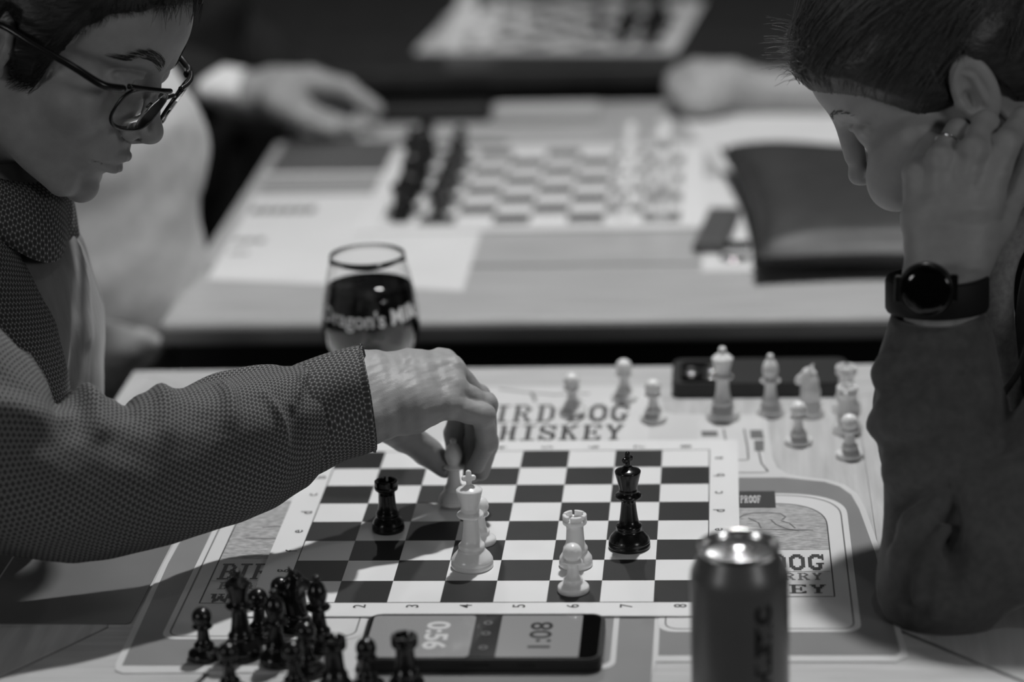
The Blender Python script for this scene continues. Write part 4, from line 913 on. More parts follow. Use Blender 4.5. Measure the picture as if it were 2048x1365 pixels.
# ----------------------------------------------------------------- the woman resting her head on her hand
wom = empty('person', (0.62, 0.03, -0.30))
WH_O = np.array([0.3535, 0.020, 0.3540]); WH_M = rotm(math.radians(181), math.radians(38), math.radians(-2)); WH_S = 0.95
W_J = dict(mcp=[W3(1832, 348, -0.074), W3(1880, 318, -0.082), W3(1946, 300, -0.084), W3(2012, 288, -0.078)],
           pip=[W3(1862, 288, -0.050), W3(1915, 262, -0.056), W3(1972, 246, -0.058), W3(2046, 240, -0.052)],
           dip=[W3(1890, 318, -0.034), W3(1938, 300, -0.036), W3(1995, 290, -0.036), W3(2060, 290, -0.034)])
def woman_hand():
    wl, wr = W3(1852, 575, -0.104), W3(1912, 570, -0.100); el, er = W3(1860, 760, -0.115), W3(1905, 760, -0.112)
    mcp, pip, dip = W_J['mcp'], W_J['pip'], W_J['dip']; r0 = [0.0092, 0.0098, 0.0102, 0.0100]
    th = [W3(1935, 520, -0.095), W3(1990, 450, -0.075), W3(2030, 380, -0.055), W3(2050, 330, -0.045)]
    def fn(P):
        d = None
        for i in range(4):
            w0 = wl + (wr - wl) * i / 3; e = chain(P, [w0, w0 * 0.4 + mcp[i] * 0.6, mcp[i]], [0.0155, 0.0125, 0.0100], 0.007); d = e if d is None else su(d, e, 0.011)
        d = su(d, cone(P, el, wl, 0.021, 0.0155), 0.012); d = su(d, cone(P, er, wr, 0.022, 0.0165), 0.012)
        for i in range(4):
            d = su(d, sph(P, mcp[i] + np.array([0, -0.0025, 0.001]), 0.0096), 0.0035)
            f = chain(P, [mcp[i], pip[i], dip[i]], [r0[i] * 1.0, r0[i] * 0.92, r0[i] * 0.8], 0.003); d = su(d, f, 0.0028)
            d = su(d, cone(P, (wl + wr) / 2 * 0.45 + mcp[i] * 0.55 + np.array([0, -0.0085, 0]), mcp[i] + np.array([0, -0.0080, -0.004]), 0.0012, 0.0018), 0.008)
        d = su(d, chain(P, th, [0.018, 0.0135, 0.011, 0.0085], 0.006), 0.012)
        return d + 0.0002 * wob(P[:, 0], P[:, 1], P[:, 2], 5, 3, 500)
    A = np.array([*mcp, *pip, *dip, *th, wl, wr, el, er]); return surface('hand', fn, A.min(0) - 0.03, A.max(0) + 0.03, 0.0012)
def hit(fn, u, v, t=1.6):                                      # where the ray of a pixel meets a surface
    d = ray(u, v); d = d / np.linalg.norm(d)
    for _ in range(60): t += float(fn((CC + d * t)[None, :])[0]) * 0.9
    return CC + d * t, d
def w_face(P): return head_sdf((P - WH_O) @ WH_M * (1000 / WH_S), 1.0) * WH_S / 1000
WRINK = []
for pa, pb in (((1772, 288), (1828, 246)), ((1786, 322), (1842, 270)), ((1800, 352), (1846, 306)), ((1752, 272), (1790, 252))):
    q = []
    for u, v in (pa, pb): p, d = hit(w_face, u, v); q.append(p + d * (0.0036 - 0.0016))
    WRINK.append(q)
def cheek_push(P, d):                                          # cheek bunched up against the fist
    for (u, v, y), r in (((1800, 318, -0.028), 0.018), ((1790, 370, -0.020), 0.020), ((1835, 270, -0.040), 0.012)): d = su(d, sph(P, W3(u, v, y), r), 0.022)
    for A, B in WRINK: d = su(d, cone(P, A, B, 0.0040, 0.0034), 0.005)
    return d
whm = head_mesh('head', WH_O, WH_M, WH_S, 1.0, [((-20, 0, -30), (-30, 0, -160), 46, 50)], 0.0014, cheek_push)
W_E = [(1872, 632, -0.105), (1873, 720, -0.110), (1876, 805, -0.116), (1882, 900, -0.125), (1892, 1020, -0.142), (1902, 1150, -0.168)]; W_R = [0.0340, 0.0405, 0.0460, 0.0445, 0.0435, 0.0445]
UA = [(1902, 1150, -0.168), (2060, 1040, -0.160), (2240, 840, -0.135), (2380, 600, -0.085)]; UR = [0.0430, 0.052, 0.062, 0.075]
def w_body(P):
    d = chain(P, [W3(*q) for q in W_E], [r - 0.012 for r in W_R], 0.01); d = su(d, chain(P, [W3(*q) for q in UA], [r - 0.014 for r in UR], 0.02), 0.02)
    d = su(d, chain(P, [np.array([0.70, 0.05, -0.28]), np.array([0.66, 0.05, -0.05]), np.array([0.60, 0.04, 0.12]), np.array([0.50, 0.03, 0.24])], [0.115, 0.115, 0.105, 0.055], 0.05), 0.04)
    d = su(d, cone(P, (0.60, -0.07, 0.17), (0.60, 0.20, 0.17), 0.06, 0.06), 0.05)
    for y in (-0.05, 0.14): d = su(d, cone(P, (0.70, y, -0.30), (0.36, y, -0.32), 0.08, 0.062), 0.05)
    d = su(d, cone(P, (0.60, 0.21, 0.17), (0.56, 0.26, -0.10), 0.045, 0.04), 0.03); return d
wbody = join_meshes('body', [whm, woman_hand(), surface('torso', w_body, (0.2, -0.30, -0.42), (0.88, 0.36, 0.34), 0.008)])
own(link('body', wbody, M_skinw, None, True), wom)
# hair, brushed back to a bun
wl_x = np.array([-130, -70, -28, -20, 4, 11, 34, 48, 62, 78, 92, 120]); wl_z = np.array([-66, -62, -34, 26, 28, 2, 5, 30, 50, 62, 68, 72])
wl = lambda x: np.interp(x, wl_x, wl_z)
own(link('hair', hair_mesh('hair', WH_O, WH_M, WH_S, wl, 12, 71, [((-104, 0, 46), (38, 42, 38))], 0.0018, 1.0), M_hairw, None, True), wom)
rs = np.random.RandomState(9); NS = 2200; K = 9
sx_ = np.where(rs.uniform(size=NS) < 0.55, rs.uniform(14, 84, NS), rs.uniform(-50, 40, NS)); sz_ = wl(sx_) + np.where(rs.uniform(size=NS) < 0.55, rs.uniform(0.5, 9, NS), rs.uniform(0.5, 85, NS)); sd_ = np.where(rs.uniform(size=NS) < 0.8, 1.0, -1.0)
ST = lateral(sx_, sz_, sd_, 1.0); bad = np.abs(ST[:, 1]) < 3; nf = int(NS * 0.2); nb = int(NS * 0.2); ST[nf:nf + nb] = lateral(rs.uniform(-60, 25, nb), rs.uniform(40, 112, nb), np.ones(nb), 1.0); sd_[nf:nf + nb] = 1.0
ST[:nf] = np.stack([rs.uniform(70, 98, nf), rs.uniform(-40, 55, nf), rs.uniform(68, 110, nf)], 1); Q = []; OF = []; c = np.array([0, 0, 20.0])
for i in range(NS):
    side = sd_[i]; e = np.array([-98, rs.uniform(-18, 18), 46 + rs.uniform(-22, 22)]); lift = rs.uniform(0.5, 2.6) + (rs.uniform(0, 8) if i % 11 == 0 else 0); sag = rs.uniform(-4, 6)
    va, ve = nrm(ST[i] - c), nrm(e - c)
    for k in range(K):
        t = k / (K - 1); v = nrm(va * (1 - t) + ve * t + np.array([0, side * 0.20, 0.10 + 0.01 * sag]) * math.sin(PI * t)); Q.append(c + v * 90); OF.append(0.3 + lift * min(1, t * 4))
LS = over_hair(Q, np.array(OF), wl, 12, 1.0).reshape(NS, K, 3); ear = ((LS[:, :, 0] > -32) & (LS[:, :, 0] < 14) & (LS[:, :, 2] < 34) & (LS[:, :, 1] > 40)).any(1); keep = ~ear & (LS[:, 0, 2] > wl(LS[:, 0, 0]) - 0.5) & ~((LS[:, 1, 2] < wl(LS[:, 1, 0]) - 3) & (LS[:, 1, 0] > -12)); LS = LS[keep]
Hs = to_world(WH_O, WH_M, WH_S, LS.reshape(-1, 3)).reshape(-1, K, 3)
M_strw = mat('brown_hair_strand', 0.075, 0.38, 0.5)
own(strands('brushed_hair', Hs, 0.00026, M_strw, None), wom)
Q = []; OF = []                                                # flyaway wisps over the brow and temple
for i in range(150):
    x = rs.uniform(70, 96); y = rs.uniform(-30, 45); a = np.array([x, y, wl(x) + rs.uniform(5, 50)]); dr = np.array([rs.uniform(-4, 6), rs.uniform(-8, 8), rs.uniform(2, 20)])
    for k in range(5): t = k / 4; Q.append(a + dr * t + np.array([0, 0, 6 * math.sin(PI * t)])); OF.append(9 + rs.uniform(3, 5) * t * (1 + 2.2 * t) * (1 if i % 3 else 2.0))
LS = local_surface(Q, np.array(OF), 1.0, 6).reshape(-1, 5, 3); LS = LS[(LS[:, :, 2] > wl(LS[:, :, 0]) - 1).all(1)]
own(strands('loose_hair', to_world(WH_O, WH_M, WH_S, LS.reshape(-1, 3)).reshape(-1, 5, 3), 0.00022, M_strw, None), wom)
Q = []
for i in range(60):
    t = rs.uniform(0, 1); a = np.array([92 - 20 * t * t, 12 + 32 * t, 40 + 6 * math.sin(PI * t) + rs.uniform(-2, 2)]); b = a + np.array([-3, 3.6, 1.5 - 2 * t]); Q += [a, (a + b) / 2, b]
own(strands('eyebrow', to_world(WH_O, WH_M, WH_S, local_surface(Q, np.tile([0.2, 0.7, 0.5], 60), 1.0)).reshape(-1, 3, 3), 0.00022, M_hairw, None), wom)
# hooded sweatshirt
M_hood = mat('sweatshirt_grey', 0.10, 0.92, 0.12, noise=0.14, nscale=160, bump=0.22, bscale=700, sheen=0.25)
M_hoodl = mat('sweatshirt_lining', 0.34, 0.92, 0.12, noise=0.2, nscale=220, bump=0.3, bscale=800, sheen=0.3)
def seam(P, a, b, r, k): return cone(P, W3(*a), W3(*b), r, r)
WEp = [W3(*q) for q in W_E]; UAp = [W3(*q) for q in UA]
def sleeve_base(P):
    d = chain(P, WEp, W_R, 0.010); d = su(d, chain(P, UAp, UR, 0.02), 0.014); return su(d, sph(P, W3(1868, 1180, -0.175), 0.036), 0.03)
FOLDS = []
def fold(pts, r, depth, up, k):                                # a ridge (up) or a furrow following the cloth
    q = []
    for u, v in pts:
        p, d = hit(sleeve_base, u, v); q.append(p + d * (r - depth) if up else p + d * (depth - r))
    for A, B in zip(q, q[1:]): FOLDS.append((A, B, r, k, up))
for pts, r, dp, k in (([(1782, 708), (1860, 716), (1950, 720)], 0.005, 0.0030, 0.008), ([(1782, 775), (1830, 756), (1900, 756), (1960, 764)], 0.006, 0.0040, 0.009), ([(1790, 838), (1828, 796), (1900, 788), (1970, 800)], 0.006, 0.0035, 0.010), ([(1800, 905), (1880, 880), (1950, 880)], 0.006, 0.0022, 0.010),
    ([(1792, 1075), (1808, 1020), (1840, 992), (1900, 968)], 0.007, 0.0055, 0.010), ([(1822, 1195), (1838, 1120), (1872, 1078)], 0.005, 0.0038, 0.008), ([(1850, 1200), (1860, 1130), (1880, 1096)], 0.005, 0.0030, 0.008), ([(1896, 1120), (1904, 1050), (1940, 965), (1975, 890)], 0.008, 0.0045, 0.014), ([(1985, 1010), (1975, 1080)], 0.006, 0.003, 0.010)):
    fold(pts, r, dp * 1.45, False, k)
for pts, r, dp, k in (([(1776, 745), (1800, 738)], 0.014, 0.004, 0.012), ([(1766, 850), (1790, 832), (1860, 820)], 0.014, 0.005, 0.012), ([(1800, 950), (1900, 930)], 0.012, 0.003, 0.014), ([(1806, 1110), (1830, 1050), (1880, 1010)], 0.010, 0.0045, 0.010), ([(1838, 1190), (1850, 1120), (1892, 1060)], 0.006, 0.003, 0.007), ([(1872, 1220), (1878, 1130)], 0.006, 0.003, 0.007), ([(1965, 900), (1952, 980), (1962, 1080)], 0.010, 0.005, 0.012), ([(2010, 950), (2005, 1060)], 0.010, 0.004, 0.014)):
    fold(pts, r, dp * 1.35, True, k)
def hoodie(P):
    d = chain(P, WEp, W_R, 0.010)
    d = su(d, chain(P, UAp, UR, 0.02), 0.014)
    d = su(d, sph(P, W3(1868, 1180, -0.175), 0.036), 0.03)
    for A, B, r, k, up in FOLDS: d = su(d, cone(P, A, B, r, r * 0.8), k) if up else ss(d, cone(P, A, B, r, r), k)
    d = ss(d, cone(P, W3(1872, 560, -0.103), W3(1872, 650, -0.105), 0.0285, 0.0285), 0.004)                     # open cuff
    t = chain(P, [np.array([0.70, 0.05, -0.28]), np.array([0.665, 0.05, -0.05]), np.array([0.615, 0.045, 0.12]), np.array([0.545, 0.04, 0.22])], [0.135, 0.135, 0.130, 0.095], 0.05)
    t = su(t, cone(P, (0.62, -0.08, 0.15), (0.60, 0.21, 0.16), 0.078, 0.075), 0.05); t = su(t, cone(P, (0.60, 0.22, 0.16), (0.56, 0.27, -0.10), 0.06, 0.052), 0.03)
    d = su(d, t, 0.02)
    d = d + 0.0016 * wob(P[:, 0], P[:, 1], P[:, 2], 61, 4, 60) + 0.0005 * wob(P[:, 0], P[:, 1], P[:, 2], 62, 3, 260)
    return np.maximum(d, (W3(1872, 629, -0.10)[2] - 0.006 * 0 - P[:, 2]) * -1 - 0.0) if False else np.maximum(d, np.where((P[:, 0] < 0.42) & (P[:, 1] < -0.04), P[:, 2] - W3(1872, 628, -0.105)[2], -1.0))
own(link('sweatshirt', surface('sweatshirt', hoodie, (0.22, -0.30, -0.42), (0.86, 0.36, 0.30), 0.0034), M_hood, None, True), wom)
# hood edge and drawstring hanging at the chest
hp = lambda l: catmull([W3(*q) for q in l], 40)
own(tube('hood_edge', hp([(2110, 400, -0.02), (2030, 470, -0.035), (1997, 540, -0.045), (1998, 640, -0.050), (2016, 740, -0.052), (2034, 830, -0.052), (2040, 900, -0.05)]), np.interp(np.linspace(0, 1, 40), [0, 0.3, 0.7, 1], [0.012, 0.0135, 0.010, 0.006]), M_hoodl, None, 16), wom)
own(tube('hood_edge', hp([(2170, 420, -0.03), (2096, 500, -0.045), (2064, 600, -0.050), (2062, 720, -0.052), (2072, 850, -0.05)]), 0.011, M_hood, None, 16), wom)
own(tube('drawstring', hp([(2056, 690, -0.075), (2036, 745, -0.082), (2006, 790, -0.086), (2002, 812, -0.086), (2008, 838, -0.086)]), 0.0026, M_hood, None, 8), wom)
own(tube('string_tip', hp([(2004, 806, -0.0865), (2007, 824, -0.0868), (2011, 842, -0.087)]), np.linspace(0.0042, 0.0036, 40), mat('string_tip', 0.30, 0.35), None, 10), wom)
for y in (-0.05, 0.14): own(loft('trouser_leg', [((0.82, y, -0.20), (0.76, y, -0.42), 0.10), ((0.60, y, -0.22), (0.60, y, -0.42), 0.092), ((0.38, y, -0.24), (0.40, y, -0.41), 0.078), ((0.31, y, -0.30), (0.43, y, -0.44), 0.070), ((0.30, y, -0.55), (0.42, y, -0.55), 0.058), ((0.31, y, -0.74), (0.42, y, -0.74), 0.055)], M_jean, None, 40, 40), wom)
rg = W_J['mcp'][1] * 0.52 + W_J['pip'][1] * 0.48; ra = nrm(W_J['pip'][1] - W_J['mcp'][1]); rb = nrm(np.cross(ra, [0, 1, 0])); rc = np.cross(ra, rb)
Msil = mat('silver', 0.8, 0.15, metal=1.0)
rgo = tube('finger_ring', [rg + (rb * math.cos(a) + rc * math.sin(a)) * 0.0102 for a in np.linspace(0, 2 * PI, 32, endpoint=False)], 0.0010, Msil, None, 8, True); own(rgo, wom)
bm = bmesh.new(); bmesh.ops.create_icosphere(bm, subdivisions=1, radius=0.0022); st = link('ring_stone', bmm('ring_stone', bm), Msil, None); st.location = rg + np.array([-0.003, -0.0100, 0.0008]); st.parent = rgo
bm = bmesh.new(); bmesh.ops.create_icosphere(bm, subdivisions=2, radius=0.0019); st = link('earring', bmm('earring', bm), Msil, None, True); st.location = to_world(WH_O, WH_M, WH_S, np.array([[-1, 85.5, -21.0]]))[0]; own(st, wom)
tag(wom, 'person in a grey hooded sweatshirt leaning a cheek on one fist', 'person')
def wristwatch():
    ax = nrm(W3(1872, 560, -0.103) - W3(1872, 640, -0.105)); c = W3(1874, 586, -0.1035); t = empty('wristwatch', tuple(c)); e1 = np.array([1.0, 0, 0]); e1 = nrm(e1 - ax * (e1 @ ax)); e2 = np.cross(ax, e1)
    Mst = mat('watch_strap', 0.014, 0.6, 0.3, bump=0.2, bscale=600); Mcs = mat('watch_case', 0.02, 0.3, 0.5, metal=0.6); Mdl = mat('watch_dial', 0.002, 0.08, 0.5)
    v = []; f = []; n = 72
    for i in range(n):
        a = 2 * PI * i / n; dv = e1 * 0.0352 * math.cos(a) + e2 * 0.0305 * math.sin(a); nn = nrm(e1 * math.cos(a) + e2 * math.sin(a)); hw = 0.0128
        for o_, z in ((0, -hw), (0.0014, -hw), (0.0026, -hw * 0.8), (0.0026, hw * 0.8), (0.0014, hw), (0, hw)): v.append(dv + nn * o_ + ax * z)
    for i in range(n):
        for j in range(6): f.append((i * 6 + j, i * 6 + (j + 1) % 6, ((i + 1) % n) * 6 + (j + 1) % 6, ((i + 1) % n) * 6 + j))
    link('strap', pyd('strap', v, f), Mst, t, True)
    nv = nrm(np.array([-0.22, -0.97, 0.08])); nv = nrm(nv - ax * (nv @ ax) * 0.9); cc = W3(1853, 579, -0.1405) - c
    Rm = Vector(nv).to_track_quat('Z', 'Y').to_matrix().to_4x4()
    for nm, prof, m in (('watch_case', [(0, -0.006), (0.0165, -0.006), (0.0198, -0.003), (0.0202, 0.002), (0.0196, 0.0046), (0.0180, 0.0052), (0.0176, 0.0044), (0, 0.0044)], Mcs), ('dial_glass', [(0.0176, 0.0044), (0.0172, 0.0051), (0.010, 0.0056), (0, 0.0057)], Mdl)):
        o = link(nm, lathe_mesh(nm, prof, 56), m, t, True); o.matrix_local = Matrix.Translation(cc) @ Rm
    for s in (-1, 1):
        o = box('lug', (0, 0, 0), (0.006, 0.020, 0.004), Mcs, t, 0.001); o.matrix_local = Matrix.Translation(cc + e1 * s * 0.0195 + np.array([0, 0.002, 0])) @ Rm
    tag(t, 'dark round-faced wristwatch on the arm in the grey sweatshirt', 'watch')
wristwatch()
# ================================================================= second table: the full set-up board and what lies round it
def mid_table():
    S = 0.0425; cx, cy = -0.046, 1.060
    chess_mat(cx, cy, S, 0.026, TZ + 0.0011, TZ + 0.0029, 'white vinyl chess mat with every piece set up, on the grey table', letters=False, dark=mat('vinyl_green', 0.10, 0.45))
    back = ['rook', 'knight', 'bishop', 'queen', 'king', 'bishop', 'knight', 'rook']; z = TZ + 0.0031
    for j in range(8):
        y = cy + (3.5 - j) * S; k = back[j]; side = '' if k in ('queen', 'king') else (', dark case side' if j < 4 else ', beer glass side')
        for col, c in ((0, 'black'), (7, 'white')):
            piece(k, c, cx + (col - 3.5) * S, y, f'{c} {k} in the back row of the set-up board{side}', z=z, rz=0 if c == 'black' else PI, group=f'{c} pieces of the set-up board', low=True)
        for col, c in ((1, 'black'), (6, 'white')):
            piece('pawn', c, cx + (col - 3.5) * S, y, f'{c} pawn before the {c} {k} of the set-up board{side}', z=z, group=f'{c} pawns of the set-up board', low=True)
    # printed placemat left of the board
    M_pap = mat('paper_white', 0.66, 0.6, 0.3, noise=0.03, nscale=10); M_pd = mat('paper_dark_print', 0.09, 0.5); M_pm = mat('paper_mid_print', 0.28, 0.5)
    t = empty('placemat', (-0.25, 0.99, TZ)); A = lambda o: own(o, t)
    A(prism('paper', [(-0.378, 0.695), (-0.098, 0.640), (-0.100, 1.300), (-0.392, 1.325)], TZ, TZ + 0.0008, M_pap))
    for q, m in (([(-0.388, 1.145), (-0.10, 1.140), (-0.10, 1.295), (-0.391, 1.315)], M_pd), ([(-0.386, 1.06), (-0.10, 1.06), (-0.10, 1.125), (-0.387, 1.130)], M_pm), ([(-0.384, 1.040), (-0.10, 1.040), (-0.10, 1.052), (-0.384, 1.052)], M_pd)): A(prism('print_band', q, TZ + 0.0008, TZ + 0.0009, m))
    for i, (x0, x1, y0, y1) in enumerate(((-0.378, -0.300, 0.958, 0.985), (-0.375, -0.338, 0.835, 0.850), (-0.372, -0.350, 0.790, 0.800))):
        n = 6 if i == 0 else 3
        for j in range(n): a = x0 + (x1 - x0) * j / n; A(prism('print_mark', [(a, y0), (a + (x1 - x0) / n * 0.8, y0), (a + (x1 - x0) / n * 0.8, y1), (a, y1)], TZ + 0.0008, TZ + 0.0009, M_pd))
    tag(t, 'white printed paper placemat with dark bands under the set-up chessboard', 'placemat')
    tag(prism('paper_sheet', [(0.108, 1.452), (0.172, 1.120), (0.430, 1.080), (0.430, 1.470)], TZ, TZ + 0.0012, M_pap), 'blank white paper sheet under the bare forearm on the grey table', 'paper')
    tag(prism('paper_sheet', [(0.150, 0.70), (0.150, 1.09), (0.192, 1.09), (0.205, 0.70)], TZ, TZ + 0.0012, M_pap), 'narrow white paper strip beside the dark leather pouch', 'paper')
    tag(box('pencil_case', (-0.207, 1.420, TZ + 0.011), (0.150, 0.045, 0.022), mat('case_black', 0.010, 0.5), None, 0.006, 3), 'long dark case lying behind the set-up chessboard', 'case')
    tag(box('folded_card', (-0.058, 1.405, TZ + 0.010), (0.138, 0.050, 0.020), mat('card_pale', 0.42, 0.6), None, 0.003, 2), 'pale folded card box lying behind the set-up chessboard', 'card')
    # leather pouch
    u = np.linspace(-1, 1, 41); U, V = np.meshgrid(u, u, indexing='ij'); C4 = np.array([(0.208, 0.648), (0.470, 0.640), (0.455, 1.030), (0.172, 1.115)])
    a, b = (U + 1) / 2, (V + 1) / 2; X = (1 - a)[..., None] * ((1 - b)[..., None] * C4[0] + b[..., None] * C4[3]) + a[..., None] * ((1 - b)[..., None] * C4[1] + b[..., None] * C4[2])
    pinch = 1 - 0.06 * (np.abs(U) ** 2 * (1 - V ** 2) + np.abs(V) ** 2 * (1 - U ** 2)) * 0; ctr = X.mean((0, 1)); X = X + (ctr - X) * (0.08 * (U ** 2 * (1 - V ** 2) + V ** 2 * (1 - U ** 2)))[..., None]
    hgt = 0.034 * ((1 - U ** 4) * (1 - V ** 4)) ** 0.42; wr_ = 0.003 * wob(U * 0.1, V * 0.1, U * 0, 91, 4, 40) * ((1 - U ** 2) * (1 - V ** 2)) ** 0.3
    lower = 0.026 * ((1 - U ** 4) * (1 - V ** 4)) ** 0.3; n = 41
    v = [(X[i, j, 0], X[i, j, 1], TZ + 0.030 + hgt[i, j] + wr_[i, j]) for i in range(n) for j in range(n)] + [(X[i, j, 0], X[i, j, 1], TZ + 0.030 - lower[i, j]) for i in range(n) for j in range(n)]
    f = [(i * n + j, (i + 1) * n + j, (i + 1) * n + j + 1, i * n + j + 1) for i in range(n - 1) for j in range(n - 1)]; f += [tuple(k + n * n for k in q[::-1]) for q in f]
    bd = [(i, 0) for i in range(n)] + [(n - 1, j) for j in range(1, n)] + [(i, n - 1) for i in range(n - 2, -1, -1)] + [(0, j) for j in range(n - 2, 0, -1)]
    ids = [i * n + j for i, j in bd]; f += [(ids[k], ids[k] + n * n, ids[(k + 1) % len(ids)] + n * n, ids[(k + 1) % len(ids)]) for k in range(len(ids))]
    pt = empty('leather_pouch', (0.32, 0.86, TZ)); Mle = mat('leather_dark', 0.034, 0.5, 0.4, noise=0.15, nscale=40, bump=0.2, bscale=150)
    own(link('pouch_body', pyd('pouch_body', v, f), Mle, None, True), pt)
    own(tube('zip', catmull([(*X[0, j], TZ + 0.030) for j in range(0, n, 4)], 60), 0.0035, mat('zip_black', 0.01, 0.4), None, 8), pt)
    tag(pt, 'plump dark leather zip pouch lying on the grey table', 'pouch')
    kt = empty('key_fob', (0.178, 0.83, TZ)); own(box('fob_plate', (0.166, 0.838, TZ + 0.0075), (0.036, 0.150, 0.012), mat('fob_grey', 0.09, 0.35), None, 0.004, 2, -0.12), kt)
    own(tube('split_ring', [(0.184 + 0.013 * math.cos(a), 0.742 + 0.013 * math.sin(a), TZ + 0.003) for a in np.linspace(0, 2 * PI, 24, endpoint=False)], 0.0018, Msil, None, 8, True), kt); own(box('metal_tag', (0.188, 0.748, TZ + 0.0148), (0.026, 0.030, 0.003), Msil, None, 0.001), kt)
    tag(kt, 'grey key fob with a metal ring beside the leather pouch', 'key fob')
mid_table()
def back_table():
    S = 0.0425; cx, cy, rz = -0.070, 2.030, -0.10
    chess_mat(cx, cy, S, 0.026, TZ, TZ + 0.0018, 'white vinyl chess mat on the black table at the back', letters=False, rz=rz, dark=mat('vinyl_green', 0.10, 0.45))
    rr = np.random.RandomState(3); z = TZ + 0.0020
    def P(i, j): a = np.array([(i - 3.5) * S, (j - 3.5) * S]); return cx + a[0] * math.cos(rz) - a[1] * math.sin(rz), cy + a[0] * math.sin(rz) + a[1] * math.cos(rz)
    for k, i, j in (('rook', 7, 0), ('knight', 7, 1), ('bishop', 7, 2), ('king', 7, 3), ('queen', 7, 4), ('pawn', 6, 0), ('pawn', 6, 1), ('pawn', 6, 2), ('pawn', 6, 3), ('pawn', 5, 2), ('pawn', 6, 4)):
        piece(k, 'black', *P(i, j), f'black {k} on the chessboard at the back, on the black table', z=z, rz=PI, group=f'black {k}s on the back table', low=True)
    for k, i, j in (('rook', 0, 0), ('knight', 0, 1), ('bishop', 0, 2), ('king', 0, 3), ('queen', 0, 4), ('pawn', 1, 0), ('pawn', 1, 1), ('pawn', 1, 2), ('pawn', 2, 3), ('pawn', 1, 4)):
        piece(k, 'white', *P(i, j), f'white {k} on the chessboard of the black table at the back', z=z, group=f'white {k}s on the back table', low=True)
back_table()

# ================================================================= people at the second table (out of focus)
lowhead = None
def low_head(O, M, S=1.0):
    global lowhead
    if lowhead is None: lowhead = (head_mesh('low_head', np.zeros(3), np.eye(3), 1.0, 0.0, [((-22, 0, -30), (-30, 0, -150), 54, 58)], 0.0045), hair_mesh('low_hair', np.zeros(3), np.eye(3), 1.0, lambda x: np.interp(x, hl_x, hl_z), 12, 5, None, 0.005))
    T = Matrix.Translation(O) @ Matrix(M.tolist()).to_4x4(); out = []
    for m in lowhead: c = m.copy(); c.transform(T); out.append(c)
    return out
def dist_person(loc, joints, head, label, cloth, skin_extra, trouser=None, hair_m=None, cloth_lo=None, box_lo=None, box_hi=None, extra_cloth=()):
    """joints: {'torso': [(p, r)..], 'arm': [..], ...}; the body is thinner than the clothes by a centimetre"""
    t = empty('person', loc); bd = [[np.array(p, float) for p, r in ch] for ch in joints]; rd = [[r for p, r in ch] for ch in joints]
    def g(P, dr):
        d = None
        for a, b in zip(bd, rd):
            e = chain(P, a, [max(0.012, x - dr) for x in b], 0.04); d = e if d is None else su(d, e, 0.04)
        return d
    hmsh, hrm = low_head(*head)
    own(link('body', join_meshes('body', [hmsh, surface('torso', lambda P: g(P, 0.014), box_lo, box_hi, 0.012)] + skin_extra), M_skin, None, True), t)
    own(link('hair', hrm, hair_m or M_hair, None, True), t)
    own(link('sweater', surface('sweater', lambda P: g(P, 0.0) + 0.005 * wob(P[:, 0], P[:, 1], P[:, 2], 17, 4, 28) + 0.007 * np.sin(34 * (0.75 * P[:, 0] + 0.62 * P[:, 2] + 0.25 * P[:, 1]) + 2.2 * np.sin(9 * P[:, 2] + 5 * P[:, 0])) * np.clip(0.5 + np.sin(11 * P[:, 2] - 6 * P[:, 1]), 0, 1), box_lo, box_hi, 0.008), cloth, None, True), t)
    for o in extra_cloth: own(o, t)
    tag(t, label, 'person'); return t
def simple_hand(chains, k=0.008, h=0.003):
    A = np.array([p for c in chains for p, r in c], float)
    def fn(P):
        d = None
        for c in chains:
            e = chain(P, [np.array(p, float) for p, r in c], [r for p, r in c], 0.006); d = e if d is None else su(d, e, k)
        return d
    return surface('hand', fn, A.min(0) - 0.04, A.max(0) + 0.04, h)
